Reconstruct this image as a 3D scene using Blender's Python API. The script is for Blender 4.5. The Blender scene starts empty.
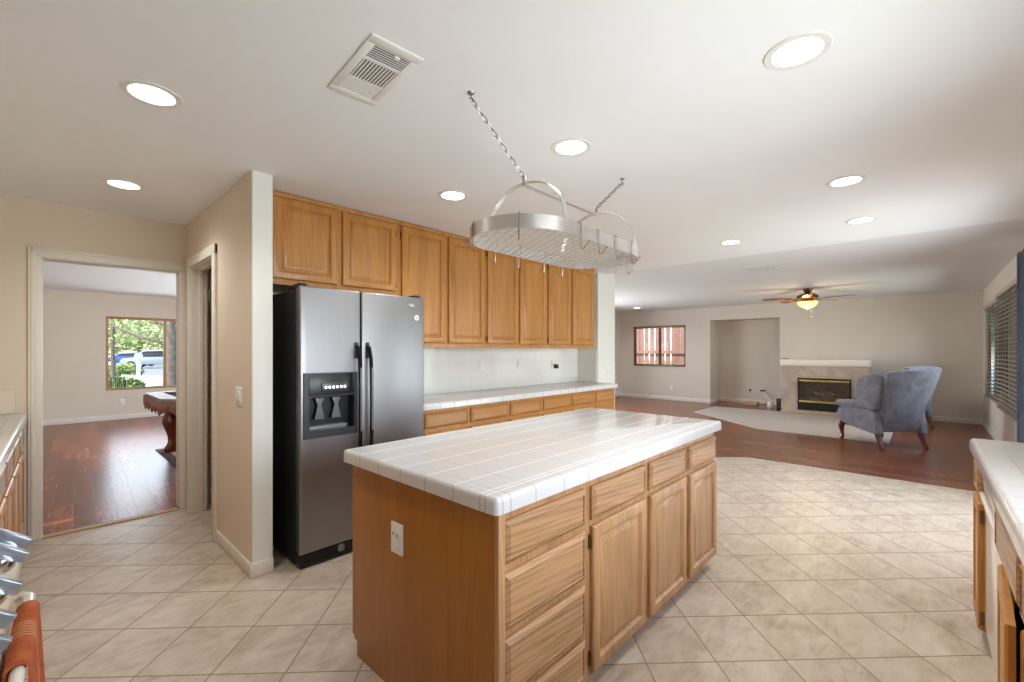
import bpy, bmesh, math, random
from mathutils import Vector, Matrix
random.seed(7)
S = bpy.context.scene
COL = S.collection
R = math.radians
KC = 2.43          # kitchen ceiling
FC = 2.46          # family room ceiling

# ---------------------------------------------------------------- camera, world, sun, exposure
def setup():
    cd = bpy.data.cameras.new('camera'); cam = bpy.data.objects.new('camera', cd); COL.objects.link(cam)
    a = R(42.972)
    cam.location = (0, 0, 1.355)
    cam.rotation_euler = (R(90), 0, a - R(90))
    cd.sensor_fit = 'HORIZONTAL'; cd.sensor_width = 36; cd.lens = 36 * 443 / 1024
    cd.shift_y = 9.4 / 1024
    cd.clip_start = 0.02; cd.clip_end = 400
    S.camera = cam
    S.view_settings.view_transform = 'Standard'
    S.view_settings.look = 'None'
    S.view_settings.exposure = 0.82
    S.view_settings.gamma = 1
    S.view_settings.use_curve_mapping = False
    w = bpy.data.worlds.new('sky'); S.world = w; w.use_nodes = True
    nt = w.node_tree; bg = nt.nodes['Background']
    sk = nt.nodes.new('ShaderNodeTexSky'); sk.sky_type = 'NISHITA'; sk.sun_disc = False
    sk.sun_elevation = R(52); sk.sun_rotation = R(-80)
    nt.links.new(sk.outputs[0], bg.inputs[0]); bg.inputs[1].default_value = 0.4
    sl = bpy.data.lights.new('sun', 'SUN'); sl.energy = 3.6; sl.angle = R(1); sl.color = (1, .95, .86)
    so = bpy.data.objects.new('sun', sl); COL.objects.link(so)
    so.rotation_euler = Vector((.62, .12, -.78)).to_track_quat('-Z', 'Y').to_euler()
    # daylight entering through the glazed openings, two of them added for fill
    def day(name, loc, d, sx, sy, e, c=(.86, .93, 1), sp=128):
        l = bpy.data.lights.new(name, 'AREA'); l.shape = 'RECTANGLE'; l.size = sx; l.size_y = sy
        l.energy = e; l.color = c; l.spread = R(sp)
        o = bpy.data.objects.new(name, l); COL.objects.link(o); o.location = loc
        o.rotation_euler = Vector(d).to_track_quat('-Z', 'Z').to_euler()
    day('daylight_patio_door', (5.2, -.70, 1.0), (0, 1, .0), 2.3, 1.9, 31, sp=148)
    day('daylight_sink_window', (1.5, -.72, 1.50), (0, 1, .0), 1.7, .9, 16)
    day('daylight_side_window', (9.3, -.66, 1.30), (0, 1, -.12), 2.8, 1.4, 12, sp=140)
    day('fill_light_family', (8.2, 6.48, 1.35), (0, -1, 0), 2.3, 1.4, 60, sp=160)  # fill light at an added window, out of the camera's view
    day('daylight_dining_window', (1.95, 11.40, 1.3), (0, -1, 0), 2.0, 1.4, 12, (.84, .92, 1), 150)
    day('fill_light_dining', (4.1, 8.2, 1.4), (-1, 0, 0), 1.8, 1.4, 80, (.80, .90, 1), 150)  # added fill for the dining room, kept clear of floor reflections
    S.cycles.max_bounces = 16; S.cycles.diffuse_bounces = 10
setup()

# ---------------------------------------------------------------- materials
def lin(r, g, b):
    f = lambda c: (c/255/12.92 if c/255 <= .04045 else ((c/255+.055)/1.055)**2.4)
    return (f(r), f(g), f(b), 1)
class NT:
    def __init__(s, name):
        s.m = bpy.data.materials.new(name); s.m.use_nodes = True
        s.t = s.m.node_tree; s.b = s.t.nodes['Principled BSDF']; s.out = s.t.nodes['Material Output']
    def n(s, typ, **k):
        o = s.t.nodes.new(typ)
        for a, v in k.items(): setattr(o, a, v)
        return o
    def l(s, a, b): s.t.links.new(a, b)
    def math(s, op, a, b=None, c=None):
        o = s.n('ShaderNodeMath', operation=op)
        for i, v in enumerate((a, b, c)):
            if v is None: continue
            if isinstance(v, (int, float)): o.inputs[i].default_value = v
            else: s.l(v, o.inputs[i])
        return o.outputs[0]
    def mix(s, f, a, b, blend='MIX'):
        o = s.n('ShaderNodeMix', data_type='RGBA', blend_type=blend)
        for i, v in ((0, f), (6, a), (7, b)):
            if isinstance(v, (int, float, tuple)): o.inputs[i].default_value = v
            else: s.l(v, o.inputs[i])
        return o.outputs[2]
    def noise(s, vec, scale, detail=3, dist=0, rough=.5):
        o = s.n('ShaderNodeTexNoise'); o.inputs['Scale'].default_value = scale
        o.inputs['Detail'].default_value = detail; o.inputs['Distortion'].default_value = dist
        o.inputs['Roughness'].default_value = rough
        if vec is not None: s.l(vec, o.inputs['Vector'])
        return o.outputs[0]
    def ramp(s, f, *stops):
        o = s.n('ShaderNodeValToRGB'); e = o.color_ramp.elements
        while len(e) < len(stops): e.new(.5)
        for q, (p, c) in zip(e, stops): q.position = p; q.color = c
        s.l(f, o.inputs[0]); return o.outputs[0]
    def bump(s, h, st=.2, d=.01):
        o = s.n('ShaderNodeBump'); o.inputs['Strength'].default_value = st; o.inputs['Distance'].default_value = d
        s.l(h, o.inputs['Height']); s.l(o.outputs[0], s.b.inputs['Normal'])
    def col(s, c):
        i = s.b.inputs['Base Color']
        if isinstance(c, tuple): i.default_value = c
        else: s.l(c, i)
    def pr(s, **k):
        for a, v in k.items(): s.b.inputs[a.replace('_', ' ')].default_value = v
    def pos(s): return s.n('ShaderNodeNewGeometry').outputs['Position']
    def obj(s):
        tc = s.n('ShaderNodeTexCoord'); oi = s.n('ShaderNodeObjectInfo')
        v = s.n('ShaderNodeVectorMath', operation='SCALE'); v.inputs[3].default_value = 1
        cmb = s.n('ShaderNodeCombineXYZ')
        for i, k in enumerate((37.1, 11.3, 23.7)): s.l(s.math('MULTIPLY', oi.outputs['Random'], k), cmb.inputs[i])
        ad = s.n('ShaderNodeVectorMath', operation='ADD'); s.l(tc.outputs['Object'], ad.inputs[0]); s.l(cmb.outputs[0], ad.inputs[1])
        return ad.outputs[0]
    def map(s, v, sc=(1, 1, 1), rot=(0, 0, 0), loc=(0, 0, 0)):
        o = s.n('ShaderNodeMapping'); o.inputs['Scale'].default_value = sc; o.inputs['Rotation'].default_value = rot
        o.inputs['Location'].default_value = loc; s.l(v, o.inputs[0]); return o.outputs[0]
    def sep(s, v):
        o = s.n('ShaderNodeSeparateXYZ'); s.l(v, o.inputs[0]); return o.outputs

def plain(name, c, rough=.5, metal=0, var=.06, sc=6, bump=0, bsc=150, emit=0, coat=0, spec=.5):
    t = NT(name); c = lin(*c)
    p = t.pos()
    if var:
        n = t.noise(p, sc, 4)
        d = tuple(x*(1-var) for x in c[:3]) + (1,); u = tuple(min(1, x*(1+var)) for x in c[:3]) + (1,)
        t.col(t.ramp(n, (.3, d), (.7, u)))
    else: t.col(c)
    t.pr(Roughness=rough, Metallic=metal, Coat_Weight=coat, Specular_IOR_Level=spec)
    if bump: t.bump(t.noise(p, bsc, 2), bump, .002)
    if emit:
        t.b.inputs['Emission Color'].default_value = c; t.pr(Emission_Strength=emit)
    return t.m

def oak(name, axis, light, dark, rough=.38, k=1.0):
    t = NT(name); v = t.obj()
    a, b = 14, 1.1
    sc = [a, a, a]; sc['xyz'.index(axis)] = b
    n1 = t.noise(t.map(v, tuple(sc)), 1.0, 5, .9, .55)
    w = t.n('ShaderNodeTexWave', wave_type='BANDS', bands_direction='DIAGONAL'); w.inputs['Scale'].default_value = 1.3
    w.inputs['Distortion'].default_value = 7; w.inputs['Detail'].default_value = 3; w.inputs['Detail Scale'].default_value = .7
    s2 = [22, 22, 22]; s2['xyz'.index(axis)] = 1.6; t.l(t.map(v, tuple(s2)), w.inputs[0])
    s3 = [160, 160, 160]; s3['xyz'.index(axis)] = 5
    n2 = t.noise(t.map(v, tuple(s3)), 1.0, 2)
    f = t.math('ADD', t.math('MULTIPLY', n1, .62), t.math('MULTIPLY', w.outputs[1], .10*k))
    f = t.math('ADD', f, t.math('MULTIPLY', n2, .28*k))
    t.col(t.ramp(f, (.30, lin(*dark)), (.62, lin(*light))))
    t.pr(Roughness=rough, Coat_Weight=.15, Coat_Roughness=.25)
    t.bump(n2, .12, .001)
    return t.m

def tiles(name, c, grout, lines, w=.0025, rough=.18, var=.03, light=None):
    """lines: list of (axis, pitch or None, offset)"""
    t = NT(name); p = t.pos(); s = t.sep(p); m = None; my = None
    for ax, pitch, off in lines:
        q = t.math('SUBTRACT', s['xyz'.index(ax)], off)
        if pitch:
            q = t.math('ABSOLUTE', t.math('SUBTRACT', t.math('FRACT', t.math('ADD', t.math('DIVIDE', q, pitch), .5)), .5))
            q = t.math('MULTIPLY', q, pitch)
        else: q = t.math('ABSOLUTE', q)
        g = t.math('LESS_THAN', q, w/2)
        m = g if m is None else t.math('MAXIMUM', m, g)
        if ax == 'y' and light: my = g if my is None else t.math('MAXIMUM', my, g)
    c = lin(*c); d = tuple(x*(1-var) for x in c[:3]) + (1,)
    base = t.ramp(t.noise(p, 9, 3), (.3, d), (.7, c))
    cl = t.mix(m, base, lin(*grout))
    up = t.math('GREATER_THAN', t.sep(t.n('ShaderNodeNewGeometry').outputs['Normal'])[2], .8) if light else None
    t.col(t.mix(t.math('MULTIPLY', my, up), cl, lin(*light)) if light else cl)  # tile bevel highlights painted as paler lines on upward faces
    t.l(t.math('ADD', t.math('MULTIPLY', m, .5), rough), t.b.inputs['Roughness'])
    t.bump(t.math('SUBTRACT', 1, m), .4, .002)
    return t.m

def floor_tile():
    t = NT('floor_tile'); p = t.pos(); s = t.sep(p)
    sd = t.math('MULTIPLY', t.math('ADD', s[0], s[1]), .70711)
    td = t.math('MULTIPLY', t.math('SUBTRACT', s[0], s[1]), .70711)
    u = t.math('DIVIDE', t.math('SUBTRACT', sd, 1.895), .326)
    v = t.math('DIVIDE', t.math('SUBTRACT', td, 1.57), .307)
    def line(q): return t.math('ABSOLUTE', t.math('SUBTRACT', t.math('FRACT', t.math('ADD', q, .5)), .5))
    m = t.math('LESS_THAN', t.math('MINIMUM', line(u), line(v)), .0105)
    cell = t.n('ShaderNodeCombineXYZ'); t.l(t.math('FLOOR', u), cell.inputs[0]); t.l(t.math('FLOOR', v), cell.inputs[1])
    wn = t.n('ShaderNodeTexWhiteNoise'); t.l(cell.outputs[0], wn.inputs[0])
    off = t.n('ShaderNodeVectorMath', operation='MULTIPLY_ADD'); t.l(wn.outputs[1], off.inputs[0]); off.inputs[1].default_value = (9, 9, 9); t.l(p, off.inputs[2])
    n1 = t.noise(off.outputs[0], 5, 6, .8, .6)
    n2 = t.noise(t.map(off.outputs[0], (3, 9, 3), (0, 0, .6)), 1.6, 5, 1.2, .6)
    f = t.math('ADD', t.math('MULTIPLY', n1, .55), t.math('MULTIPLY', n2, .45))
    f = t.math('ADD', f, t.math('MULTIPLY', t.math('SUBTRACT', wn.outputs[0], .5), .05))
    base = t.ramp(f, (.30, lin(160, 142, 122)), (.5, lin(193, 179, 162)), (.70, lin(209, 198, 184)))
    t.col(t.mix(m, base, lin(146, 129, 110)))
    t.l(t.math('ADD', t.math('MULTIPLY', m, .4), t.math('MULTIPLY_ADD', n1, .15, .27)), t.b.inputs['Roughness'])
    t.bump(t.math('SUBTRACT', t.math('MULTIPLY', f, .3), m), .25, .003)
    return t.m

def plank(name, ang, wd, ln, cs, rough, off=0.0, bumpy=.2, grain=1.0, wob=.1, joint=.0016):
    t = NT(name); p = t.map(t.pos(), (1, 1, 1), (0, 0, ang), (off, 0, 0)); s = t.sep(p)
    u = t.math('DIVIDE', s[0], wd); i = t.math('FLOOR', u)
    wn0 = t.n('ShaderNodeTexWhiteNoise', noise_dimensions='1D'); t.l(i, wn0.inputs[1])
    v = t.math('ADD', t.math('DIVIDE', s[1], ln), t.math('MULTIPLY', wn0.outputs[0], 7.3)); j = t.math('FLOOR', v)
    cell = t.n('ShaderNodeCombineXYZ'); t.l(i, cell.inputs[0]); t.l(j, cell.inputs[1])
    wn = t.n('ShaderNodeTexWhiteNoise'); t.l(cell.outputs[0], wn.inputs[0])
    fu = t.math('ABSOLUTE', t.math('SUBTRACT', t.math('FRACT', u), .5))
    fv = t.math('ABSOLUTE', t.math('SUBTRACT', t.math('FRACT', v), .5))
    m = t.math('MAXIMUM', t.math('GREATER_THAN', fu, .5-joint/wd), t.math('GREATER_THAN', fv, .5-joint/ln))
    o = t.n('ShaderNodeVectorMath', operation='MULTIPLY_ADD'); t.l(wn.outputs[1], o.inputs[0]); o.inputs[1].default_value = (7, 7, 7); t.l(p, o.inputs[2])
    n = t.noise(t.map(o.outputs[0], (30, 2.0, 1)), 1, 6, .45, .6)
    f = t.math('ADD', t.math('MULTIPLY', n, .62*grain), t.math('MULTIPLY', wn.outputs[0], .38))
    base = t.ramp(f, (.25, lin(*cs[0])), (.5, lin(*cs[1])), (.78, lin(*cs[2])))
    t.col(t.mix(m, base, lin(*(int(c*.45) for c in cs[0]))))
    t.pr(Roughness=rough, Specular_IOR_Level=.5)
    big = t.noise(t.map(o.outputs[0], (9, 3, 1)), 1, 3, .6)
    t.bump(t.math('SUBTRACT', t.math('MULTIPLY', big, wob), m), bumpy, .004)
    return t.m

def glass(name, tint=(1, 1, 1, 1), k=.08):
    t = NT(name); tr = t.n('ShaderNodeBsdfTransparent'); tr.inputs[0].default_value = tint
    gl = t.n('ShaderNodeBsdfGlossy'); gl.inputs[1].default_value = .02
    fr = t.n('ShaderNodeFresnel'); fr.inputs[0].default_value = 1.35
    mx = t.n('ShaderNodeMixShader'); t.l(fr.outputs[0], mx.inputs[0]); t.l(tr.outputs[0], mx.inputs[1]); t.l(gl.outputs[0], mx.inputs[2])
    t.l(mx.outputs[0], t.out.inputs[0]); return t.m

def stone_tile(name):
    t = NT(name); p = t.pos(); s = t.sep(p)
    def line(q, pitch, off):
        q = t.math('DIVIDE', t.math('SUBTRACT', q, off), pitch)
        return t.math('MULTIPLY', t.math('ABSOLUTE', t.math('SUBTRACT', t.math('FRACT', t.math('ADD', q, .5)), .5)), pitch)
    m = t.math('LESS_THAN', t.math('MINIMUM', line(s[1], .305, .79), line(s[2], .305, .14)), .002)
    n = t.noise(p, 4, 6, .5)
    t.col(t.mix(m, t.ramp(n, (.3, lin(160, 144, 128)), (.7, lin(188, 172, 156))), lin(168, 150, 132)))
    t.pr(Roughness=.4); return t.m

def leaf_mat(name, a, b):
    t = NT(name); p = t.pos(); n = t.noise(p, 2.2, 4)
    t.col(t.ramp(n, (.3, lin(*a)), (.7, lin(*b)))); t.pr(Roughness=.6)
    return t.m

def knit(name):
    t = NT(name); tc = t.n('ShaderNodeTexCoord'); p = t.pos(); s = t.sep(p)
    n = t.noise(p, 420, 2)
    base = t.ramp(t.noise(p, 30, 3), (.3, lin(166, 82, 52)), (.7, lin(190, 108, 72)))
    st = t.math('MULTIPLY', t.math('GREATER_THAN', t.math('SINE', t.math('MULTIPLY', s[1], 520)), .15),
                t.math('LESS_THAN', t.math('ABSOLUTE', t.math('SUBTRACT', s[1], 1.385)), .034))
    t.col(t.mix(st, base, lin(190, 150, 104))); t.pr(Roughness=.95, Specular_IOR_Level=.1); t.bump(n, .8, .002); return t.m

def steel(name, c=(150, 150, 152), rough=.34, axis='z'):
    t = NT(name); v = t.obj(); sc = [400, 400, 400]; sc['xyz'.index(axis)] = 3
    n = t.noise(t.map(v, tuple(sc)), 1, 2)
    c = lin(*c); t.col(t.ramp(n, (.3, tuple(x*.93 for x in c[:3])+(1,)), (.7, c)))
    t.pr(Metallic=1.0, Roughness=rough); t.bump(n, .03, .0005); return t.m

def velvet(name, a, b):
    t = NT(name); p = t.obj(); n = t.noise(p, 7, 5, .6)
    t.col(t.ramp(n, (.3, lin(*a)), (.7, lin(*b)))); t.pr(Roughness=.85, Sheen_Weight=.35, Sheen_Roughness=.4, Specular_IOR_Level=.2)
    t.bump(t.noise(p, 260, 2), .25, .002); return t.m

M = dict(
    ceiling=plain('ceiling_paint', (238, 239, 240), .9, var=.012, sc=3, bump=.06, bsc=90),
    ceiling_shaded=plain('ceiling_paint_shaded', (226, 226, 226), .9, var=.012, sc=3, bump=.06, bsc=90),  # kitchen ceiling white darkened: the family room's shade put into the colour
    wall=plain('wall_paint', (220, 206, 186), .85, var=.015, sc=3, bump=.06, bsc=90),
    wall_dining=plain('wall_paint_cream', (216, 205, 188), .85, var=.015, sc=3, bump=.06, bsc=90),
    wall_far=plain('wall_paint_greige', (211, 203, 193), .85, var=.015, sc=3, bump=.06, bsc=90),
    wall_white=plain('wall_paint_white', (226, 226, 219), .85, var=.012, sc=3, bump=.06, bsc=90),
    trim=plain('trim_paint', (226, 219, 207), .45, var=.01),
    tile=floor_tile(),
    wood_family=plank('wood_floor_family', R(2), .09, 1.1, ((116, 68, 42), (140, 84, 54), (156, 98, 66)), .26, bumpy=.02, grain=.6),
    wood_dining=plank('wood_floor_dining', R(2.8), .128, 1.15, ((100, 44, 18), (134, 64, 28), (168, 92, 46)), .27, off=.04, bumpy=.22, grain=.85, wob=.035, joint=.0028),
    strip=tiles('hearth_tile', (190, 184, 176), (168, 160, 150), [('x', .33, .1), ('y', .33, .1)], .004, .5),
    oak_v=oak('oak_vertical', 'z', (194, 136, 64), (158, 102, 44)),
    oak_x=oak('oak_along', 'x', (184, 142, 100), (112, 80, 52), k=1.25),
    oak_y=oak('oak_across', 'y', (184, 142, 100), (112, 80, 52), k=1.25),
    oak_cool_lit=oak('oak_cool_lit', 'z', (190, 146, 100), (138, 100, 66)),  # cool window light on the island put into the oak colour
    oak_smooth=oak('oak_smooth', 'x', (194, 140, 78), (164, 112, 58), k=.7),
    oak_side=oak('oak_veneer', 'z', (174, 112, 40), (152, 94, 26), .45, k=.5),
    top_island=tiles('worktop_tile_island', (208, 207, 206), (160, 157, 153),
                     [('x', .155, 1.11), ('x', None, .99), ('y', .1535, 1.13), ('y', None, 1.0), ('y', None, 1.868)], .0042, .16, light=(236, 236, 234)),  # light: highlights of the tile bevels, painted into the joint lines
    top=tiles('worktop_tile', (216, 215, 213), (150, 147, 143), [('x', .1535, .02), ('y', .1535, .05)], .0045, .14),
    splash=tiles('backsplash_tile', (228, 228, 222), (212, 211, 204), [('x', .1535, .02), ('z', .152, .914)], .0025, .12),
    splash_l=tiles('backsplash_tile_beige', (226, 214, 194), (196, 184, 166), [('x', .1535, -.101), ('z', .164, .914)], .003, .3),
    steel=steel('brushed_steel', (152, 152, 154), .42),
    knob_steel=plain('satin_knob_metal', (176, 186, 200), .3, .8, var=0),
    steel_rack=steel('rack_steel', (222, 222, 220), .30, 'x'),
    chrome=plain('chrome', (214, 220, 228), .12, 1, var=0),
    wire=plain('zinc_wire', (150, 148, 144), .3, 1, var=0),
    black=plain('black_plastic', (22, 23, 25), .35, var=.1),
    black_side=plain('black_textured_steel', (20, 22, 22), .55, var=.1, bump=.25, bsc=400),
    black_gloss=plain('black_gloss', (14, 14, 16), .12, var=0),
    grey_plastic=plain('grey_plastic', (112, 114, 118), .35, var=.05),
    dark_grey=plain('charcoal_plastic', (58, 60, 64), .32, var=.05),
    white=plain('white_plastic', (232, 231, 226), .4, var=.01),
    white_enamel=plain('white_enamel', (232, 228, 220), .25, var=.01, coat=.3),
    bisque=plain('bisque_enamel', (222, 208, 180), .3, var=.01, coat=.3),
    lamp=plain('lamp_glow', (255, 250, 240), .5, var=0, emit=6),
    led=plain('indicator_glow', (210, 230, 245), .5, var=0, emit=1.5),
    amber=plain('amber_glass_glow', (255, 196, 104), .4, var=.15, sc=25, emit=1.6),
    bronze=plain('antique_bronze', (120, 92, 62), .35, .8, var=.1),
    fanwood=oak('fan_blade_wood', 'x', (176, 118, 62), (118, 70, 34)),
    brass=plain('brass', (214, 188, 120), .25, 1, var=.03),
    firebrick=plain('sooty_firebrick', (214, 204, 188), .9, var=.2, sc=12, bump=.5, bsc=40),
    log=plain('ceramic_log', (214, 196, 176), .9, var=.3, sc=20, bump=.6, bsc=50),
    stone=stone_tile('fireplace_tile'),
    glass=glass('window_glass'), glass_dark=glass('smoked_glass', (.8, .8, .8, 1)),
    winwood=plain('window_frame_tan', (176, 136, 88), .45, var=.06),
    winbrown=plain('window_frame_bronze', (96, 76, 58), .45, var=.06),
    blind=oak('blind_wood', 'y', (160, 120, 86), (118, 84, 56)),
    blind_side=plain('blind_slat_taupe', (176, 162, 146), .5, var=.05),
    velvet=velvet('blue_grey_velvet', (110, 109, 116), (136, 135, 144)),
    mahogany=oak('mahogany', 'z', (120, 48, 24), (84, 28, 14), .25),
    curtain=velvet('slate_blue_cloth', (70, 78, 94), (92, 100, 118)),
    leather=plain('brown_leather_drape', (146, 100, 84), .5, var=.12, sc=14),
    felt=plain('pool_cloth', (52, 78, 84), .95, var=.04),
    rail=oak('pool_rail_wood', 'x', (168, 156, 144), (130, 114, 100), .45),
    towel=knit('rust_towel'),
    rug=plain('tan_rug', (186, 160, 122), .95, var=.1, sc=40),
    rug_edge=plain('dark_rug_border', (92, 70, 58), .95, var=.1, sc=40),
    grass=leaf_mat('lawn_grass', (98, 120, 62), (140, 152, 92)),
    road=plain('concrete_road', (128, 128, 132), .9, var=.06, sc=1),
    leaf=leaf_mat('foliage', (128, 146, 84), (214, 214, 160)),
    leaf2=leaf_mat('hedge_foliage', (96, 122, 66), (186, 196, 122)),
    bark=plain('bark', (112, 96, 86), .9, var=.3, sc=9, bump=.6, bsc=30),
    fencewood=plain('red_fence_wood', (146, 108, 94), .85, var=.15, sc=5),
    stucco=plain('stucco', (206, 196, 182), .9, var=.05),
    car_silver=plain('silver_paint', (150, 155, 162), .3, .2, var=0),
    car_blue=plain('blue_paint', (58, 84, 140), .25, .3, var=0),
    tyre=plain('tyre_rubber', (34, 34, 36), .8, var=0),
    iron=plain('black_iron', (30, 30, 34), .5, .3, var=0),
    picket=plain('white_picket_paint', (232, 234, 238), .6, var=.02),
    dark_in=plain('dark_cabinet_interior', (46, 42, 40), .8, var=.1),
    closet=plain('pantry_interior', (150, 122, 94), .8, var=.08),
)

# ---------------------------------------------------------------- mesh builder
WLOC = {}
class MB:
    def __init__(s): s.bm = bmesh.new()
    def _new(s, verts, faces):
        vs = [s.bm.verts.new(v) for v in verts]; fs = []
        for f in faces:
            try: fs.append(s.bm.faces.new([vs[i] for i in f]))
            except ValueError: pass
        return vs, fs
    def _bev(s, fs, b, seg=2):
        es = list({e for f in fs for e in f.edges})
        bmesh.ops.bevel(s.bm, geom=es, offset=b, segments=seg, affect='EDGES', profile=.5, clamp_overlap=True)
    def box(s, x0, y0, z0, x1, y1, z1, b=0, seg=2):
        x0, x1 = sorted((x0, x1)); y0, y1 = sorted((y0, y1)); z0, z1 = sorted((z0, z1))
        v = [(x, y, z) for z in (z0, z1) for y in (y0, y1) for x in (x0, x1)]
        _, fs = s._new(v, [(0, 2, 3, 1), (4, 5, 7, 6), (0, 1, 5, 4), (2, 6, 7, 3), (0, 4, 6, 2), (1, 3, 7, 5)])
        if b: s._bev(fs, b, seg)
        return s
    def prism(s, pts, d, b=0, seg=2):
        """pts: planar loop of 3D points, d: extrusion vector"""
        n = len(pts); d = Vector(d); a = [Vector(p) for p in pts]
        _, fs = s._new(a + [p + d for p in a], [tuple(range(n))[::-1], tuple(range(n, 2*n))] +
                       [(i, (i+1) % n, n+(i+1) % n, n+i) for i in range(n)])
        bmesh.ops.recalc_face_normals(s.bm, faces=fs)
        if b: s._bev(fs, b, seg)
        return s
    def tube(s, pts, r, n=8, closed=False, flat=None):
        pts = [Vector(p) for p in pts]; k = len(pts)
        rs = r if isinstance(r, (list, tuple)) else [r]*k
        rings = []; up = Vector((0, 0, 1)); prev = None
        for i, p in enumerate(pts):
            if closed: t = pts[(i+1) % k] - pts[i-1]
            else: t = pts[min(i+1, k-1)] - pts[max(i-1, 0)]
            t.normalize()
            if prev is None:
                a = t.cross(up)
                if a.length < .05: a = t.cross(Vector((1, 0, 0)))
            else: a = prev - t*prev.dot(t)
            a.normalize(); prev = a; c = t.cross(a)
            ra, rb = (rs[i], rs[i]) if flat is None else (rs[i], rs[i]*flat)
            rings.append([s.bm.verts.new(p + a*ra*math.cos(2*math.pi*j/n) + c*rb*math.sin(2*math.pi*j/n)) for j in range(n)])
        for i in range(k if closed else k-1):
            A, B = rings[i], rings[(i+1) % k]
            for j in range(n): s.bm.faces.new((A[j], A[(j+1) % n], B[(j+1) % n], B[j]))
        if not closed: s.bm.faces.new(rings[0][::-1]); s.bm.faces.new(rings[-1])
        return s
    def cyl(s, p0, p1, r, n=16): return s.tube([p0, p1], r, n)
    def lathe(s, prof, c, n=24, ax='z'):
        """prof: (radius, height along axis)"""
        rings = []
        for r, h in prof:
            ring = []
            for j in range(n):
                a = 2*math.pi*j/n; u, v = r*math.cos(a), r*math.sin(a)
                q = {'z': (u, v, h), 'x': (h, u, v), 'y': (v, h, u)}[ax]
                ring.append(s.bm.verts.new(Vector(c)+Vector(q)))
            rings.append(ring)
        for A, B in zip(rings, rings[1:]):
            for j in range(n): s.bm.faces.new((A[j], A[(j+1) % n], B[(j+1) % n], B[j]))
        if abs(prof[0][0]-prof[-1][0]) < 1e-6 and prof[0][0] > .0015:
            for j in range(n): s.bm.faces.new((rings[-1][j], rings[-1][(j+1) % n], rings[0][(j+1) % n], rings[0][j]))
        else:
            for ring, rev in ((rings[0], True), (rings[-1], False)): s.bm.faces.new(ring[::-1] if rev else ring)
        return s
    def sphere(s, c, r, n=12, sc=(1, 1, 1)):
        bmesh.ops.create_uvsphere(s.bm, u_segments=n, v_segments=max(6, n//2), radius=1,
                                  matrix=Matrix.Translation(c) @ Matrix.Diagonal((r*sc[0], r*sc[1], r*sc[2], 1)))
        return s
    def panel(s, o, u, v, w, W, H, prof):
        """nested rectangles: o lower-left corner on the back plane, u/v/w unit vectors, prof = [(inset, height)]"""
        o, u, v, w = map(Vector, (o, u, v, w)); rings = []
        for i, h in prof:
            rings.append([s.bm.verts.new(o+u*a+v*b+w*h) for a, b in ((i, i), (W-i, i), (W-i, H-i), (i, H-i))])
        fs = [s.bm.faces.new(rings[0][::-1])]
        for A, B in zip(rings, rings[1:]):
            for j in range(4): fs.append(s.bm.faces.new((A[j], A[(j+1) % 4], B[(j+1) % 4], B[j])))
        fs.append(s.bm.faces.new(rings[-1]))
        bmesh.ops.recalc_face_normals(s.bm, faces=fs)
        return s
    def grid_wall(s, ax, p0, p1, a, z, holes):
        """slab between p0,p1 along ax ('x' or 'y'), spanning a=(a0,a1), z=(z0,z1) with rectangular holes (a0,a1,z0,z1)"""
        A = sorted({a[0], a[1], *[h[i] for h in holes for i in (0, 1)]}); Z = sorted({z[0], z[1], *[h[i] for h in holes for i in (2, 3)]})
        solid = lambda i, j: 0 <= i < len(A)-1 and 0 <= j < len(Z)-1 and not any(h[0]-1e-6 <= A[i] and A[i+1] <= h[1]+1e-6 and h[2]-1e-6 <= Z[j] and Z[j+1] <= h[3]+1e-6 for h in holes)
        vc = {}
        def V(p, q, r):
            k = (round(p, 5), round(q, 5), round(r, 5))
            if k not in vc: vc[k] = s.bm.verts.new((p, q, r) if ax == 'x' else (q, p, r))
            return vc[k]
        fs = []
        for i in range(len(A)-1):
            for j in range(len(Z)-1):
                if not solid(i, j): continue
                b0, b1, c0, c1 = A[i], A[i+1], Z[j], Z[j+1]
                for p in (p0, p1): fs.append(s.bm.faces.new([V(p, b0, c0), V(p, b1, c0), V(p, b1, c1), V(p, b0, c1)]))
                if not solid(i-1, j): fs.append(s.bm.faces.new([V(p0, b0, c0), V(p1, b0, c0), V(p1, b0, c1), V(p0, b0, c1)]))
                if not solid(i+1, j): fs.append(s.bm.faces.new([V(p0, b1, c0), V(p1, b1, c0), V(p1, b1, c1), V(p0, b1, c1)]))
                if not solid(i, j-1): fs.append(s.bm.faces.new([V(p0, b0, c0), V(p1, b0, c0), V(p1, b1, c0), V(p0, b1, c0)]))
                if not solid(i, j+1): fs.append(s.bm.faces.new([V(p0, b0, c1), V(p1, b0, c1), V(p1, b1, c1), V(p0, b1, c1)]))
        bmesh.ops.recalc_face_normals(s.bm, faces=fs)
        return s
    def xf(s, m): bmesh.ops.transform(s.bm, matrix=m, verts=s.bm.verts[:]); return s
    def build(s, name, m, parent=None, smooth=True, center=True, sub=0):
        me = bpy.data.meshes.new(name)
        if center and s.bm.verts:
            xs = [v.co for v in s.bm.verts]
            c = Vector([(min(v[i] for v in xs)+max(v[i] for v in xs))/2 for i in range(3)])
            bmesh.ops.translate(s.bm, verts=s.bm.verts[:], vec=-c)
        else: c = Vector((0, 0, 0))
        s.bm.to_mesh(me); s.bm.free()
        me.materials.append(m if not isinstance(m, str) else M[m])
        if smooth:
            for p in me.polygons: p.use_smooth = True
            me.set_sharp_from_angle(angle=R(32))
        o = bpy.data.objects.new(name, me); COL.objects.link(o)
        pl = WLOC.get(parent.name, Vector((0, 0, 0))) if parent else Vector((0, 0, 0))
        o.location = c - pl; o.parent = parent; WLOC[o.name] = c
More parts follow.
